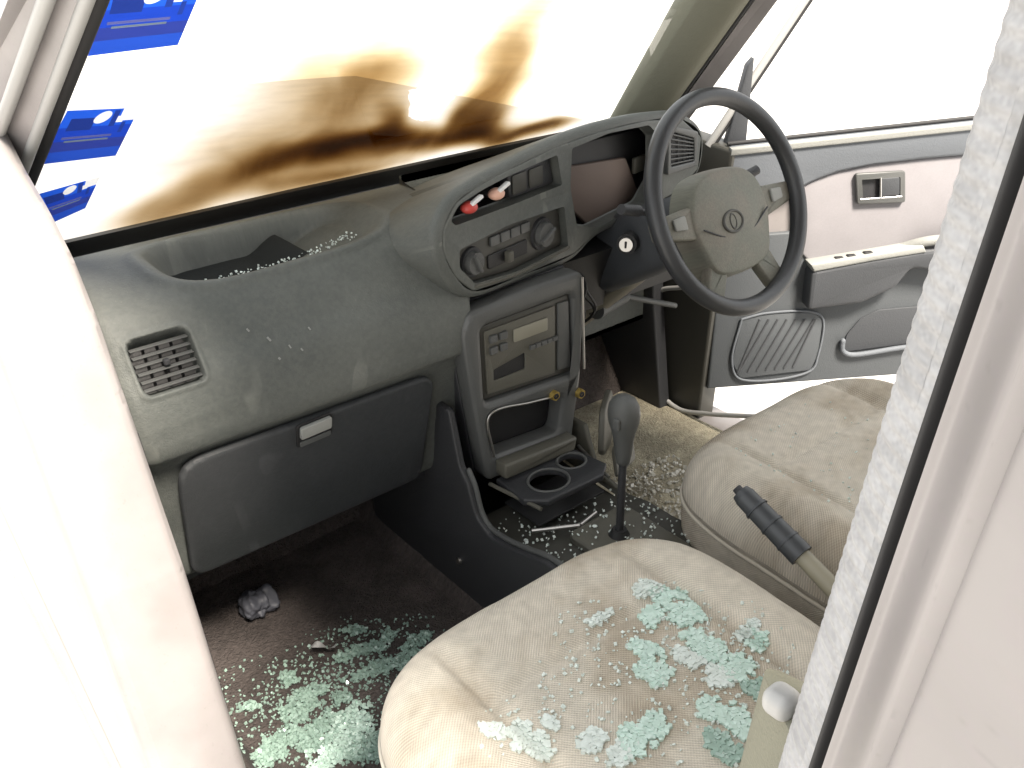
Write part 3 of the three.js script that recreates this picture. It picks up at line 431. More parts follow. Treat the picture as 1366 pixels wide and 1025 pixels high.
// ---------------------------------------------------------------- centre console
const con = thing('centre_console', 'dark floor console with pull-out cup holder below the stereo', 'console');
{
  part('side_panel', slabX([[-0.15, 0.40], [-0.128, 0.30], [-0.108, 0.278], [-0.088, 0.222], [-0.055, 0.204], [0.0, 0.212], [0.08, 0.236], [0.32, 0.23], [0.32, 0.03], [-0.44, 0.03], [-0.44, 0.40]], -0.152, -0.138, 0.006, [], 0.01), M.dark, con, 'dark console side panel');
  part('side_edge', tube([[-0.120, 0.292], [-0.106, 0.272], [-0.088, 0.224], [-0.068, 0.207], [-0.03, 0.207], [0.03, 0.220], [0.08, 0.234], [0.2, 0.234]].map(([z, y]) => V(-0.139, y + 0.003, z)), 0.0045, 60), M.bezelGrey, con);
  part('screw', [bar(V(-0.1515, 0.10, -0.145), V(-0.156, 0.10, -0.145), 0.007, 0.006, 12)], M.steel, con);
  part('side_panel', slabX([[-0.12, 0.28], [-0.088, 0.20], [0.0, 0.18], [0.32, 0.17], [0.32, 0.03], [-0.44, 0.03], [-0.44, 0.28]], 0.118, 0.13, 0.005), M.olive, con);
  part('console_floor', grid(60, 90, (u, v) => { const x = -0.138 + u * 0.256, z = -0.13 + v * 0.46; return [V(x, 0.178 + 0.006 * fbm(x * 25, z * 25, 9, 4) + 0.02 * smooth(-0.06, 0.06, z), z), x, z]; }), M.oliveDark, con);
  const hole = (cx, cz, r) => Array.from({ length: 28 }, (_, k) => [cx + r * Math.cos(-k / 28 * Math.PI * 2), cz + r * 0.9 * Math.sin(-k / 28 * Math.PI * 2)]);
  const rect = [[-0.085, -0.118], [0.075, -0.118], [0.088, -0.03], [0.06, -0.008], [-0.06, -0.012], [-0.09, -0.04]];
  const cup = part('cup_holder', slabY(rect, 0.243, 0.256, 0.003, [hole(-0.022, -0.056, 0.036), hole(0.047, -0.075, 0.026)], 0), M.dark, con, 'dark pull-out cup holder tray with two rings');
  for (const [x, z, r] of [[-0.022, -0.056, 0.0365], [0.047, -0.075, 0.0265]]) part('ring', (() => { const t = new THREE.TorusGeometry(r, 0.0026, 8, 36); t.rotateX(Math.PI / 2); t.scale(1, 1, 0.9); t.translate(x, 0.256, z); return t; })(), M.bezelGrey, cup);
  part('cup_floor', slabY([[-0.075, -0.11], [0.075, -0.11], [0.075, -0.02], [-0.075, -0.02]], 0.205, 0.209, 0.001), M.black, cup);
  part('tray_rail', bar(V(-0.098, 0.25, -0.12), V(-0.078, 0.248, -0.01), 0.0035), M.olive, con); part('tray_rail', bar(V(0.096, 0.25, -0.11), V(0.064, 0.252, 0.0), 0.003), M.steel, con);
  part('loose_bracket', [bar(V(-0.09, 0.205, -0.02), V(-0.03, 0.215, 0.03), 0.004), bar(V(-0.03, 0.215, 0.03), V(0.02, 0.208, 0.015), 0.004)], M.steel, con);
  part('selector_plate', slabY([[-0.06, 0.03], [0.07, 0.03], [0.07, 0.19], [-0.06, 0.19]], 0.200, 0.214, 0.004, [], 0.02), M.olive, con);
}
{ // torn trim by the driver's footwell
  const t = thing('footwell_trim', 'olive tan plastic trim piece leaning beside the stereo stack, driver side', 'trim panel');
  part('panel', slab([[0, 0], [0.10, -0.02], [0.13, 0.05], [0.08, 0.10], [0.0, 0.085]], V(0.135, 0.215, -0.10), V(0.8, -0.1, -0.59).normalize(), V(0.2, 0.85, -0.2).normalize(), 0, 0.012, 0.004, [], 0.02), M.olive, t);
  part('ledge', slab([[0, 0], [0.12, -0.02], [0.14, 0.04], [0.02, 0.05]], V(0.135, 0.19, -0.055), V(0.85, -0.1, -0.5).normalize(), V(0.3, 0.5, -0.6).normalize(), 0, 0.01, 0.003, [], 0.012), M.olive, t);
}
// ---------------------------------------------------------------- gear lever, handbrake
{
  const g = thing('gear_lever', 'black automatic gear lever with rounded knob rising from the console', 'gear lever');
  const lathe = new THREE.LatheGeometry([[0.0001, 0.118], [0.009, 0.1165], [0.0165, 0.111], [0.0215, 0.101], [0.0232, 0.088], [0.0218, 0.073], [0.0175, 0.058], [0.0145, 0.042], [0.0125, 0.02], [0.010, 0.004], [0.0085, 0.0], [0.0001, 0.0]].map((q) => new THREE.Vector2(...q)), 40);
  lathe.scale(1, 1, 1.12); lathe.rotateX(-0.02); lathe.translate(0.0, 0.352, 0.092);
  part('knob', lathe, std([0.075, 0.078, 0.075], 0.38, { bumpMap: grain, bumpScale: 0.0003 }), g, 'dark grey moulded knob');
  part('button', box(0.008, 0.02, 0.012, 0.003, [-0.022, 0.432, 0.098]), M.bezelGrey, g);
  part('shaft', bar(V(0.002, 0.20, 0.088), V(0.0, 0.356, 0.092), 0.0065, 0.0062), M.dark, g);
  part('collar', bar(V(0.002, 0.213, 0.088), V(0.002, 0.226, 0.089), 0.018, 0.011), M.black, g);
}
{
  const h = thing('handbrake', 'black handbrake lever lying between the two front seats', 'handbrake');
  const a = onX(988, 657, 0.028), b = onX(1070, 742, 0.028), c = onX(1125, 800, 0.028);
  const d = b.clone().sub(a).normalize();
  part('grip', [bar(a.clone().addScaledVector(d, 0.008), b, 0.0155, 0.0175, 20), bar(a, a.clone().addScaledVector(d, 0.010), 0.013, 0.0155, 20), ...[0.25, 0.5, 0.75].map((k) => { const p = a.clone().lerp(b, k); return bar(p, p.clone().addScaledVector(d, 0.004), 0.0172, 0.0182, 20); })], std([0.045, 0.05, 0.055], 0.45), h);
  part('release_button', bar(a.clone().addScaledVector(d, -0.008), a, 0.0065, 0.007), M.dark, h);
  part('lever', bar(b, c.clone().addScaledVector(d, 0.06), 0.012, 0.014), std([0.30, 0.28, 0.21], 0.5), h, 'beige metal lever shank');
}
// ---------------------------------------------------------------- steering wheel and column
const SC = V(0.327, 0.673, 0.0), tilt = 24 * D2R, SV = V(0, Math.cos(tilt), -Math.sin(tilt)), SN = V(0, Math.sin(tilt), Math.cos(tilt));
const sAt = (a, b, d = 0) => SC.clone().addScaledVector(X1, a).addScaledVector(SV, b).addScaledVector(SN, d);
const sSlab = (pts, d0, d1, bevel, holes, round) => slab(pts, SC, X1, SV, d0, d1, bevel, holes, round);
{
  const w = thing('steering_wheel', 'black steering wheel with grey green centre pad', 'steering wheel');
  const R = 0.1725;
  const rim = grid(200, 24, (u, v) => { const t = u * Math.PI * 2, a = v * Math.PI * 2, r = 0.0142 + 0.0008 * Math.max(0, Math.sin(a * 4)) * 0.3; return [sAt((R + r * Math.cos(a)) * Math.cos(t), (R + r * Math.cos(a)) * Math.sin(t), r * 1.05 * Math.sin(a)), u * 1.1, v * 0.09]; });
  part('rim', rim, M.leather, w, 'black moulded rim with worn grip');
  // dished centre pad
  const padOut = [[-0.088, 0.022], [-0.060, 0.052], [0.050, 0.056], [0.086, 0.030], [0.098, -0.015], [0.090, -0.060], [0.066, -0.108], [-0.066, -0.108], [-0.090, -0.060], [-0.098, -0.015]];
  const pcv = new THREE.CatmullRomCurve3(padOut.map(([a, b]) => V(a, b + 0.026, 0)), true, 'centripetal');
  const pad = (x, y, d) => sAt(x, y - 0.026, d);
  const padGeo = (k0, k1, d0, fill) => grid(96, 24, (u, v) => { const p = pcv.getPoint(u % 1), t = v; const k = t < 0.6 ? t / 0.6 * 0.9 : 0.9 + 0.1 * Math.sin((t - 0.6) / 0.4 * Math.PI / 2); const d = t < 0.6 ? d0 + 0.009 * (1 - (t / 0.6) ** 2) : d0 - 0.046 * (1 - Math.cos((t - 0.6) / 0.4 * Math.PI / 2)); return [pad(p.x * k, p.y * k, d), p.x * k, p.y * k]; });
  part('centre_pad', padGeo(0, 1, -0.002), M.padGreen, w, 'grey green horn pad with brown scuffs');
  part('pad_seam', tube([[-0.080, -0.030], [-0.03, -0.052], [0.03, -0.052], [0.082, -0.026]].map(([a, b]) => sAt(a, b, 0.0035)), 0.0016, 30, 6), M.dark, w);
  for (const s of [-1, 1]) {
    part('spoke', sSlab([[s * 0.080, 0.012], [s * 0.168, 0.006], [s * 0.168, -0.026], [s * 0.080, -0.044]].slice()[s > 0 ? 'reverse' : 'slice'](), -0.030, -0.006, 0.006, [], 0.006), M.padGreen, w);
    part('spoke', sSlab([[s * 0.022, -0.085], [s * 0.072, -0.080], [s * 0.100, -0.140], [s * 0.066, -0.160]].slice()[s > 0 ? 'slice' : 'reverse'](), -0.030, -0.008, 0.006, [], 0.006), M.padGreen, w);
    part('horn_button', sSlab([[s * 0.108, 0.002], [s * 0.136, 0.000], [s * 0.136, -0.018], [s * 0.108, -0.022]].slice()[s > 0 ? 'reverse' : 'slice'](), -0.0058, -0.001, 0.002, [], 0.004), M.trimGrey, w);
  }
  const em = part('emblem', (() => { const t = new THREE.TorusGeometry(0.019, 0.0026, 10, 40); t.scale(1.2, 0.9, 1); t.applyMatrix4(new THREE.Matrix4().makeBasis(X1, SV, SN).setPosition(sAt(-0.012, -0.030, 0.0062))); return t; })(), M.oliveDark, w, 'oval emblem on the horn pad');
  part('emblem_oval', (() => { const t = new THREE.TorusGeometry(0.010, 0.0018, 8, 30); t.scale(0.7, 1.2, 1); t.applyMatrix4(new THREE.Matrix4().makeBasis(X1, SV, SN).setPosition(sAt(-0.012, -0.030, 0.0062))); return t; })(), M.oliveDark, em);
  part('hub', bar(sAt(0, -0.01, -0.075), sAt(0, -0.01, -0.02), 0.045, 0.06, 32), M.dark, w);
}
{
  const c = thing('steering_column', 'dark steering column shroud with ignition lock behind the wheel', 'steering column');
  const a = sAt(0, -0.02, -0.075), b = sAt(0, -0.035, -0.30);
  const ring = (o, w, h) => { const g = []; for (let k = 0; k < 24; k++) { const t = k / 24 * Math.PI * 2, ca = Math.cos(t), sa = Math.sin(t), m = (Math.abs(ca) ** 4 + Math.abs(sa) ** 4) ** -0.25; g.push(o.clone().addScaledVector(X1, ca * m * w).addScaledVector(SV, sa * m * h)); } return new THREE.CatmullRomCurve3(g, true); };
  const r0 = ring(a, 0.058, 0.052), r1 = ring(a.clone().lerp(b, 0.35), 0.068, 0.062), r2 = ring(b, 0.066, 0.07);
  part('shroud', grid(48, 24, (u, v) => { const p = v < 0.35 ? r0.getPoint(u % 1).lerp(r1.getPoint(u % 1), v / 0.35) : r1.getPoint(u % 1).lerp(r2.getPoint(u % 1), (v - 0.35) / 0.65); return [p, u * 0.4, v * 0.25]; }), M.doorDark, c);
  part('shroud_cap', (() => { const p = ring(a, 0.058, 0.052); return grid(48, 6, (u, v) => [p.getPoint(u % 1).lerp(a, v), u * 0.2, v * 0.05]); })(), M.dark, c);
  const ig = onX(836, 326, 0.235); const ign = part('ignition_lock', [bar(ig.clone().add(V(0.04, -0.005, -0.02)), ig, 0.019, 0.018, 28)], M.black, c);
  part('lock_face', bar(ig.clone().add(V(0.001, 0, 0)), ig.clone().add(V(-0.006, 0.001, 0.004)), 0.0135, 0.012, 28), M.steel, c, 'bright ignition barrel');
  part('key_slot', box(0.004, 0.012, 0.003, 0.001, ig.clone().add(V(-0.006, 0.001, 0.0035)).toArray(), [0, -0.9, 0]), M.black, c);
  for (const s of [-1, 1]) part('stalk', [bar(sAt(s * 0.05, 0.01, -0.10), sAt(s * 0.155, 0.035, -0.075), 0.006, 0.0055), bar(sAt(s * 0.125, 0.029, -0.082), sAt(s * 0.172, 0.039, -0.070), 0.0095, 0.0085)], M.dark, c);
  // exposed lower column and wiring
  part('lower_tube', bar(sAt(0, -0.06, -0.22), V(0.30, 0.22, -0.50), 0.03, 0.026), M.steel, c);
  part('void_filler', slabX([[-0.26, 0.42], [-0.20, 0.56], [-0.40, 0.60], [-0.45, 0.36]], 0.135, 0.60, 0.006), M.black, c, 'added black panel filling the dark void below the wheel');  // black sheet added for the dark void where trim is missing
  part('knee_bracket', [bar(V(0.30, 0.40, -0.28), V(0.42, 0.385, -0.32), 0.018, 0.014), bar(V(0.42, 0.385, -0.32), V(0.56, 0.33, -0.30), 0.007, 0.006)], M.bezelGrey, c);
  for (let k = 0; k < 5; k++) part('wire', tube([V(0.16 + k * 0.02, 0.56, -0.25), V(0.15 + rr(0, 0.06), 0.50, -0.20 - rr(0, 0.05)), V(0.17 + rr(0, 0.08), 0.43, -0.23), V(0.2 + rr(0, 0.08), 0.36, -0.30)], 0.0025, 30, 8), k % 2 ? M.dark : M.rubber, c);
}
// ---------------------------------------------------------------- seats
function seatShape(cx, z0, hw, depth, yTop, h, bol, tiltUp = 0.03) {
  const cz = z0 + depth / 2, hd = depth / 2;
  const outline = (t) => { const c = Math.cos(t), s = Math.sin(t), n = 4.2, k = (Math.abs(c) ** n + Math.abs(s) ** n) ** (-1 / n); return [c * k, s * k]; };
  const top = (a, b) => { // a, b in -1..1
    const ax = Math.abs(a); return yTop - tiltUp * (b + 1) / 2 + bol * Math.exp(-(((ax - 0.76) / 0.16) ** 2)) * smooth(-1.1, -0.3, b) - 0.010 * Math.exp(-(((ax - 0.56) / 0.035) ** 2)) * smooth(-0.95, -0.7, b) - 0.006 * Math.exp(-(((b + 0.45) / 0.03) ** 2)) * smooth(0.62, 0.5, ax)
      + 0.007 * (fbm(a * 2.5 + 9, b * 2.5 + 4, 301, 3) - 0.5); };
  const y = (x, z) => { const a = (x - cx) / hw, b = (z - cz) / hd, r = (Math.abs(a) ** 4.2 + Math.abs(b) ** 4.2) ** (1 / 4.2); return top(a, b) - 0.085 * (1 - (1 - Math.min(1, Math.max(0, (r - 0.72) / 0.28)) ** 2.3) ** (1 / 2.3)); };
  const geo = grid(240, 90, (u, v) => { const [ox, oz] = outline(u * Math.PI * 2); const rad = v < 0.75 ? 1 - (1 - v / 0.75) ** 1.6 : 1;
    const x = cx + ox * hw * rad, z = cz + oz * hd * rad; if (v <= 0.75) return [V(x, y(x, z), z), x, z];
    const t = (v - 0.75) / 0.25, yy = y(x, z), k = 1 - 0.05 * t * t; return [V(cx + ox * hw * k, yy - t * h, cz + oz * hd * k), u * 1.9, t * h]; });
  return { geo, y, cz, outline, hd };
}
function makeSeat(label, cx, z0, hw, depth, yTop, bol, backTop) {
  const t = thing('front_seat', label, 'seat');
  const s = seatShape(cx, z0, hw, depth, yTop, 0.15, bol);
  part('cushion', s.geo, M.seat, t, 'stained beige woven seat cushion');
  part('cushion_piping', tube(Array.from({ length: 60 }, (_, k) => { const [a, b] = s.outline(k / 60 * Math.PI * 2); const x = cx + a * hw * 1.0, z = s.cz + b * s.hd * 1.0; return V(x, s.y(x, z) - 0.004, z); }), 0.0035, 200, 8, true), M.piping, t);
  part('seat_base', slabY([[cx - hw * 0.8, z0 + 0.05], [cx + hw * 0.8, z0 + 0.05], [cx + hw * 0.8, z0 + depth], [cx - hw * 0.8, z0 + depth]], 0.03, yTop - 0.19, 0.01), M.dark, t);
  const bz = z0 + depth + 0.01;
  part('backrest', (() => { const g = new RoundedBoxGeometry(hw * 1.9, 0.62, 0.13, 8, 0.06); g.rotateX(0.38); g.translate(cx, yTop + 0.27, bz + 0.14); return g; })(), M.seat, t);
  for (const x of [-1, 1]) part('runner', box(0.03, 0.03, depth * 0.95, 0.004, [cx + x * hw * 0.6, 0.025, z0 + depth / 2 + 0.03]), M.steel, t);
  return s;
}
const seatP = makeSeat('beige cloth passenger seat strewn with broken glass', -0.298, 0.178, 0.262, 0.56, 0.362, 0.012);
const seatD = makeSeat('beige cloth driver seat beyond the handbrake', 0.325, 0.085, 0.262, 0.56, 0.350, 0.020);

// ---------------------------------------------------------------- driver's door, swung open
const DA = 35 * D2R, DE = V(Math.cos(DA), 0, Math.sin(DA)), DN = V(-Math.sin(DA), 0, Math.cos(DA)), DO = V(0.735, 0, -0.215); // DN faces the cabin
const dPx = (u, v) => { const p = onPlane(u, v, DO, DN).sub(DO); return [p.dot(DE), p.y]; };
const dSlab = (pts, d0, d1, bevel, holes, round) => slab(pts, DO, DE, Y1, d0, d1, bevel, holes, round);
const dAt = (s, y, d = 0) => DO.clone().addScaledVector(DE, s).addScaledVector(DN, d).add(V(0, y, 0));
{
  const d = new THREE.Group(); d.name = 'driver_door'; d.userData.label = 'open driver door with pale insert, armrest and speaker grille'; car.add(d);
  const P = (l) => l.map(([u, v]) => dPx(u, v));
  const sillY = dPx(1040, 188)[1], sillY2 = dPx(1340, 156)[1], s2 = dPx(1340, 156)[0], slope = (sillY2 - sillY) / (s2 - dPx(1040, 188)[0]);
  const yS = (s) => sillY + slope * (s - dPx(1040, 188)[0]);
  const bot = dPx(1000, 521)[1], S0 = dPx(945, 500)[0], S1 = 0.86;
  part('door_shell', dSlab([[S0 - 0.02, bot], [S1, bot + 0.02], [S1 + 0.06, yS(S1) - 0.01], [S0 - 0.01, yS(S0) - 0.012]], -0.09, -0.012, 0.012), M.paint, d);
  part('lower_panel', dSlab([[S0, bot + 0.012], [S1 - 0.02, bot + 0.03], [S1, 0.50], [S0 + 0.005, 0.47]], -0.012, 0.004, 0.005), M.doorLow, d, 'blue grey lower door card');
  const curve = P([[1062, 250], [1085, 238], [1115, 227], [1160, 218], [1230, 210], [1310, 203]]);
  const ins = [...curve, [S1 - 0.02, curve[5][1] + 0.03], [S1 - 0.02, 0.45], ...P([[1290, 312], [1215, 325], [1160, 338], [1080, 350]]), dPx(1062, 330)];
  const cs = [...curve.map(([a, b]) => [a, b]), [S1, curve[5][1] + 0.03]];
  part('upper_trim', dSlab([...cs, [S1, yS(S1)], [S0, yS(S0)], [S0, curve[0][1] - 0.06]], -0.012, 0.016, 0.006, [], 0.01), M.doorBlue, d, 'blue grey upper door trim');
  part('door_insert', dSlab(ins, -0.012, 0.009, 0.004, [], 0.008), M.doorInsert, d, 'pale lilac grey fabric insert');
  part('belt_seal', bar(dAt(S0, yS(S0) + 0.004, -0.004), dAt(S1, yS(S1) + 0.004, -0.004), 0.0045), M.rubber, d);
  part('sill_ledge', dSlab([[S0, yS(S0) - 0.016], [S1, yS(S1) - 0.016], [S1, yS(S1) + 0.001], [S0, yS(S0) + 0.001]], 0.006, 0.022, 0.006), M.trimGrey, d);
  // inner release handle
  const hb = P([[1137, 229], [1203, 225], [1203, 267], [1139, 270]]);
  const hn = P([[1143, 235], [1198, 231], [1198, 260], [1145, 263]]);
  const hd = part('release_handle', dSlab(hb, 0.009, 0.019, 0.003, [hn], 0.006), M.bezelGrey, d, 'dark recessed door release handle');
  part('recess', dSlab(hn, 0.0095, 0.0105, 0.0003), M.dark, d);
  part('lever', dSlab(P([[1170, 235], [1195, 233], [1195, 257], [1170, 259]]), 0.012, 0.02, 0.002, [], 0.004), M.doorDark, d);
  part('lever_edge', bar(dAt(...dPx(1170, 234), 0.018), dAt(...dPx(1170, 261), 0.018), 0.0026), M.chrome, d);
  part('lever_edge', bar(dAt(...dPx(1143, 263), 0.018), dAt(...dPx(1198, 259), 0.018), 0.0022), M.chrome, d);
  // armrest with switches
  const ar = P([[1074, 352], [1150, 338], [1215, 326], [1300, 318], [1300, 360], [1205, 350], [1185, 375], [1140, 396], [1068, 405]]);
  const arm = part('armrest', dSlab(ar, -0.005, 0.042, 0.010, [], 0.012), M.doorDark, d, 'dark armrest');
  part('armrest_top', dSlab(P([[1072, 344], [1150, 331], [1220, 319], [1224, 328], [1150, 340], [1076, 354]]), 0.004, 0.044, 0.004, [], 0.003), M.trimGrey, d, 'pale armrest top');
  for (const [u, v] of [[1112, 340], [1128, 337], [1150, 333]]) part('window_switch', (() => { const q = dAt(...dPx(u, v), 0.03), g = box(0.02, 0.012, 0.014, 0.003, [0, 0, 0]); g.rotateY(-DA); g.translate(q.x, q.y, q.z); return g; })(), M.black, d);
  part('pull_handle', tube([[1200, 328], [1225, 316], [1260, 311], [1310, 306], [1360, 302]].map(([u, v], k) => dAt(...dPx(u, v), [0.012, 0.032, 0.036, 0.036, 0.012][k])), 0.011, 40), M.trimGrey, d, 'pale pull handle');
  part('pull_recess', dSlab(P([[1212, 322], [1300, 308], [1300, 330], [1215, 336]]), 0.004, 0.011, 0.002, [], 0.004), M.doorDark, d);
  // map pocket
  const mp = P([[1122, 468], [1128, 445], [1145, 425], [1170, 412], [1330, 398], [1340, 440]]);
  part('map_pocket', dSlab(mp, 0.004, 0.008, 0.001, [], 0.006), M.doorDark, d, 'dark map pocket');
  part('pocket_lip', tube([[1122, 452], [1121, 464], [1130, 470], [1200, 461], [1340, 444]].map(([u, v]) => dAt(...dPx(u, v), 0.012)), 0.006, 40), M.doorBlue, d);
  // speaker grille with slanted bars
  const gr = P([[988, 424], [1020, 416], [1085, 415], [1096, 424], [1090, 470], [1080, 492], [985, 503], [975, 480]]);
  const sp = part('speaker_grille', dSlab(gr, 0.004, 0.009, 0.002, [], 0.01), M.doorLow, d, 'speaker grille of slanted bars');
  for (let k = 0; k < 9; k++) { const u0 = 978 + k * 12; const a = dPx(Math.min(1086, u0 + 34), 424), b = dPx(Math.max(982, u0 - 6), 496 - k * 1.2); if (u0 + 34 < 1100) part('grille_bar', bar(dAt(a[0], a[1], 0.009), dAt(b[0], b[1], 0.009), 0.0028, 0.0028, 8), M.doorDark, d); }
  part('grille_rim', tube([...gr, gr[0]].map(([a, b]) => dAt(a, b, 0.009)), 0.0028, 80, 8), M.doorBlue, d);
  // window frame and quarter piece
  const fr = [dPx(1000, 122), dPx(1085, -5)], fd = [fr[1][0] - fr[0][0], fr[1][1] - fr[0][1]], kb = (yS(S0) - fr[0][1]) / fd[1];
  const f0 = dAt(fr[0][0] + fd[0] * kb, yS(S0) - 0.005, -0.03), f1 = dAt(fr[0][0] + fd[0] * 3.2, fr[0][1] + fd[1] * 3.2, -0.03), f2 = dAt(S1 + 0.02, fr[0][1] + fd[1] * 3.2, -0.03), f3 = dAt(S1 + 0.04, yS(S1), -0.03);
  const qs = dPx(1004, 150)[0];
  part('window_frame', [bar(f0, f1, 0.008, 0.008), bar(f1, f2, 0.01, 0.01), bar(f2, f3, 0.012, 0.012)], M.sealPale, d, 'pale metal window frame');
  part('frame_seal', [bar(f0.clone().addScaledVector(DE, 0.012), f1.clone().addScaledVector(DE, 0.012), 0.004, 0.004)], M.rubber, d);
  part('quarter_piece', dSlab([[S0, yS(S0) - 0.01], [qs, yS(qs) - 0.01], [qs, dPx(1004, 80)[1]], [qs - 0.012, dPx(1000, 90)[1]]], -0.045, -0.02, 0.003), M.doorDark, d);
}

// ---------------------------------------------------------------- broken glass
function crumbGeo(w, h, d) { const g = new THREE.BoxGeometry(w, h, d, 1, 1, 1).toNonIndexed(); const p = g.attributes.position, m = new Map();
  for (let i = 0; i < p.count; i++) { const k = [p.getX(i), p.getY(i), p.getZ(i)].map((q) => Math.sign(q)).join(); if (!m.has(k)) m.set(k, [rr(0.65, 1.1), rr(0.8, 1.05), rr(0.65, 1.1)]); const s = m.get(k); p.setXYZ(i, p.getX(i) * s[0], p.getY(i) * s[1], p.getZ(i) * s[2]); }
  g.computeVertexNormals(); return g; }
const crumbs = Array.from({ length: 10 }, () => crumbGeo(0.0057, 0.0036, 0.0057));
function fragment(cx, cz, ra, rb, turn, yAt, label, group, k, pile = 0) {
  const list = [], st = 0.0043, s0 = Math.floor(rnd() * 999);
  for (let i = -18; i <= 18; i++) for (let j = -18; j <= 18; j++) {
    const a = (i + (j & 1) * 0.5) * st, b = j * st * 0.9, r = Math.hypot(a / ra, b / rb) + 1.5 * (fbm(a * 75 + 50, b * 75 + 50, s0, 4) - 0.5) + 0.25 * (rnd() - 0.5);
    if (r > 1) continue;
    const x = cx + a * Math.cos(turn) - b * Math.sin(turn) + rr(-0.0009, 0.0009), z = cz + a * Math.sin(turn) + b * Math.cos(turn) + rr(-0.0009, 0.0009);
    const g = crumbs[Math.floor(rnd() * 10)].clone(); g.rotateY(rnd() * 6.3); g.rotateX(rr(-0.16, 0.16) * (1 + pile * 5)); g.rotateZ(rr(-0.16, 0.16) * (1 + pile * 5)); g.translate(x, yAt(x, z) + rr(0.0010, 0.0022 + 0.006 * pile), z); list.push(g);
  }
  if (list.length < 3) return;
  single('glass_fragment', mergeGeometries(list), M.crumb[k], label, 'broken glass', group);
}
function grit(name, n, place, label, mat, size) {
  const im = new THREE.InstancedMesh(crumbs[3], mat, n), m = new THREE.Matrix4(), q = new THREE.Quaternion();
  for (let i = 0; i < n; i++) { const p = place(i), s = rr(...size); q.setFromEuler(new THREE.Euler(rnd() * 6, rnd() * 6, rnd() * 6)); im.setMatrixAt(i, m.compose(V(p[0], p[1] + 0.002 * s, p[2]), q, V(s, s * rr(0.6, 1), s))); }
  im.name = name; im.castShadow = im.receiveShadow = true; im.userData = { kind: 'stuff', label, category: 'broken glass' }; scene.add(im);
}
{
  const seatPx = (u, v) => { let p = onY(u, v, 0.355); for (let i = 0; i < 4; i++) p = onY(u, v, seatP.y(p.x, p.z)); return p; };
  const L1 = 'patch of crazed mint green window glass lying on the passenger seat', G1 = 'glass patches on the passenger seat';
  for (const [u, v, a, b, t, k] of [[862, 785, 0.014, 0.010, 0, 2], [892, 795, 0.022, 0.012, 0.2, 0], [870, 822, 0.014, 0.012, 0, 0], [915, 822, 0.018, 0.013, 0.8, 0], [938, 858, 0.014, 0.020, 0, 0], [860, 868, 0.010, 0.015, 0, 0], [872, 898, 0.013, 0.013, 0, 0], [920, 880, 0.008, 0.014, 0, 2], [1010, 858, 0.012, 0.008, 0, 0], [985, 895, 0.014, 0.016, 0, 0], [1012, 922, 0.014, 0.012, 0, 1], [965, 905, 0.012, 0.012, 0, 2], [985, 968, 0.013, 0.022, 0.5, 0], [968, 1000, 0.012, 0.015, 0, 1], [872, 968, 0.018, 0.010, -0.5, 0], [845, 988, 0.014, 0.012, -0.5, 0], [830, 1010, 0.012, 0.012, 0, 2], [790, 990, 0.010, 0.010, 0, 2], [690, 985, 0.010, 0.018, 0.6, 2], [712, 1000, 0.010, 0.016, 0, 2], [665, 975, 0.014, 0.008, 0.4, 2], [795, 828, 0.014, 0.006, 0, 2], [735, 968, 0.007, 0.007, 0, 2], [950, 950, 0.010, 0.012, 0, 0], [1000, 838, 0.014, 0.005, 0.2, 2]]) { const p = seatPx(u, v); fragment(p.x, p.z, a * 1.3, b * 1.3, t, seatP.y, L1, G1, k); }
  const C = [[890, 810], [930, 850], [990, 890], [980, 970], [850, 980], [700, 985], [800, 850], [870, 890], [1000, 860], [930, 920], [780, 900]].map(([u, v]) => seatPx(u, v));
  grit('glass_grit_on_seat', 620, (i) => { const c = C[i % C.length], r = 0.055 * rnd() ** 0.6, a = rnd() * 6.3, x = c.x + r * Math.cos(a), z = c.z + r * Math.sin(a); return [x, seatP.y(x, z), z]; }, 'scattered clear glass grit over the passenger seat cloth', M.crumb[2], [0.25, 0.85]);
  const fy = (x, z) => 0.004 + 0.012 * fbm(x * 9, z * 9, 5, 3) + 0.10 * smooth(-0.17, -0.115, x) + 0.10 * smooth(-0.585, -0.63, x);
  const L2 = 'patch of crumbled dark mint glass on the footwell carpet', G2 = 'glass patches on the footwell carpet';
  for (const [u, v, a, b, t, k] of [[480, 870, 0.035, 0.014, 0.3, 1], [500, 895, 0.045, 0.013, 0.2, 1], [540, 880, 0.035, 0.014, 0.1, 1], [560, 855, 0.03, 0.012, 0, 1], [470, 842, 0.020, 0.010, 0.4, 1], [520, 850, 0.012, 0.012, 0.4, 1], [400, 950, 0.03, 0.022, 0, 1], [430, 975, 0.045, 0.028, 0, 1], [380, 985, 0.03, 0.016, 0, 1], [470, 965, 0.035, 0.03, 0, 0], [450, 1005, 0.045, 0.022, 0, 0], [490, 1000, 0.03, 0.03, 0, 1], [415, 925, 0.03, 0.012, 0.3, 1], [360, 1010, 0.02, 0.02, 0, 1], [385, 905, 0.012, 0.02, 0.3, 1], [455, 935, 0.014, 0.012, 0.3, 1], [330, 945, 0.016, 0.010, 0.3, 1]]) { const p = onY(u, v, 0.012); fragment(p.x, p.z, a, b, t, fy, L2, G2, k, 1); }
  const CF = [[440, 970], [470, 940], [400, 960], [510, 880], [550, 870], [420, 900], [360, 980], [480, 1010], [340, 930], [460, 870]].map(([u, v]) => onY(u, v, 0.012));
  grit('glass_grit_on_carpet', 1500, (i) => { const c = CF[i % CF.length], r = 0.09 * rnd() ** 0.6, a = rnd() * 6.3, x = c.x + r * Math.cos(a), z = c.z + r * Math.sin(a); return [x, fy(x, z), z]; }, 'scattered glass grit on the dark passenger footwell carpet', M.crumb[1], [0.3, 0.95]);
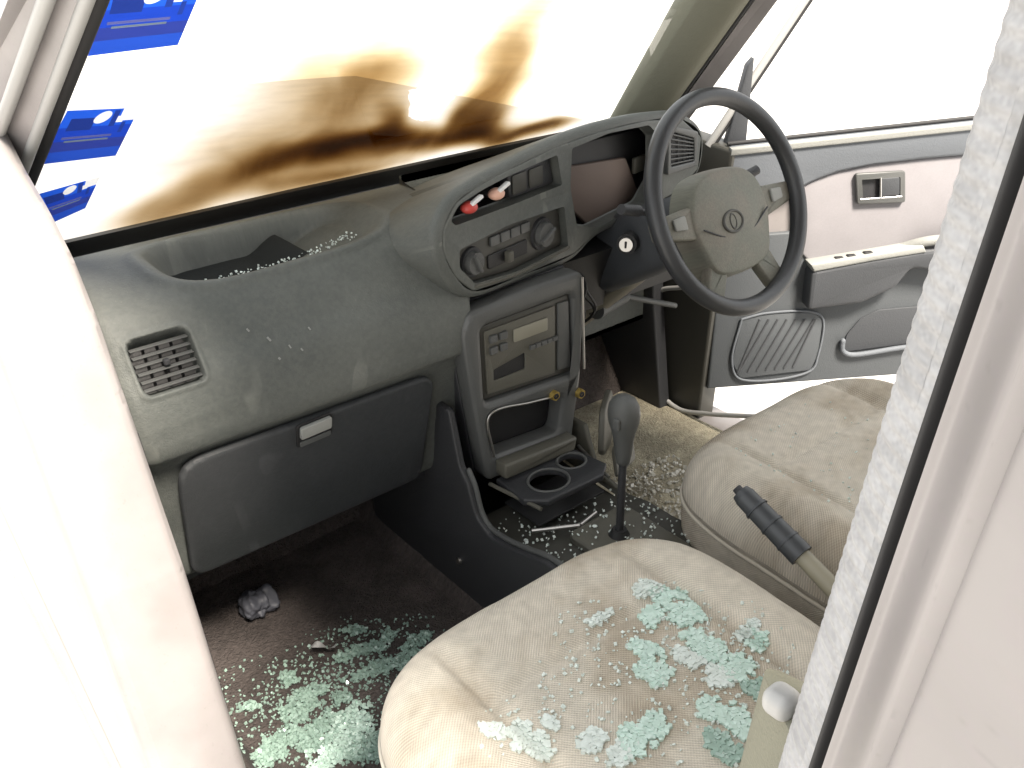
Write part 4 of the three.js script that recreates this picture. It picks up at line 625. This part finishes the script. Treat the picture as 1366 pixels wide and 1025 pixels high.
  const dy = (x, z) => 0.02 + 0.018 * fbm(x * 9, z * 9, 8, 3) + 0.16 * smooth(0.2, 0.1, x);
  grit('glass_grit_by_lever', 1500, (i) => { const x = 0.13 + 0.34 * rnd() ** 1.3, z = rr(-0.22, 0.12); return [x, dy(x, z), z]; }, 'glittering glass grit on the tan driver footwell', M.crumb[3], [0.4, 1.6]);
  grit('glass_grit_on_console', 330, (i) => { const x = rr(-0.13, 0.11), z = rr(-0.10, 0.17); return [x, 0.180 + 0.02 * smooth(-0.06, 0.06, z) + 0.004 + (Math.abs(x) < 0.06 && z > 0.03 ? 0.012 : 0), z]; }, 'glass grit in the floor console tray', M.crumb[2], [0.3, 0.9]);
  grit('glass_grit_on_driver_seat', 130, (i) => { const x = rr(0.14, 0.42), z = rr(0.15, 0.5); return [x, seatD.y(x, z), z]; }, 'sparse glass grit on the driver seat', M.crumb[2], [0.25, 0.7]);
  grit('glass_grit_in_tray', 160, (i) => { const x = -0.47 + 0.25 * rnd(), z = -0.225 + rr(-0.012, 0.012) - 0.04 * smooth(-0.34, -0.22, x); return [x, 0.677 + 0.006 * rnd(), z]; }, 'dust and glass grit along the edge of the dashboard tray', M.crumb[2], [0.2, 0.6]);
}
{ // loose scraps in the footwell
  const p = onY(342, 805, 0.03);
  single('plastic_scrap', (() => { const g = new THREE.IcosahedronGeometry(0.04, 12); const q = g.attributes.position; for (let i = 0; i < q.count; i++) { const v = V(q.getX(i), q.getY(i), q.getZ(i)); const k = 0.7 + 0.8 * Math.abs(fbm(v.x * 40 + 9, v.y * 40 + v.z * 30 + 5, 401, 4) - 0.5) * 2; v.multiplyScalar(k); q.setXYZ(i, v.x, Math.max(-0.012, v.y * 0.7), v.z * 0.8); } const m = mergeVertices((g.deleteAttribute('normal'), g.deleteAttribute('uv'), g)); m.computeVertexNormals(); m.translate(p.x, 0.028, p.z); return m; })(), std([0.10, 0.105, 0.125], 0.5), 'crumpled grey plastic scrap on the footwell carpet under the glovebox', 'scrap');
  const f = onY(432, 864, 0.03);
  single('foil_scrap', grid(14, 8, (u, v) => { const a = (u - 0.5) * 0.042, b = (v - 0.5) * 0.018; const x = f.x + a * 0.75 - b * 0.6, z = f.z + a * 0.65 + b * 0.75; return [V(x, 0.028 + 0.008 * Math.sin(u * 7) * (1 - v) + 0.01 * v, z), u, v]; }), std([0.8, 0.8, 0.8], 0.3, { metalness: 0.3, side: THREE.DoubleSide }), 'small bent strip of shiny foil on the footwell carpet', 'foil');
}
renderer.render(scene, camera);
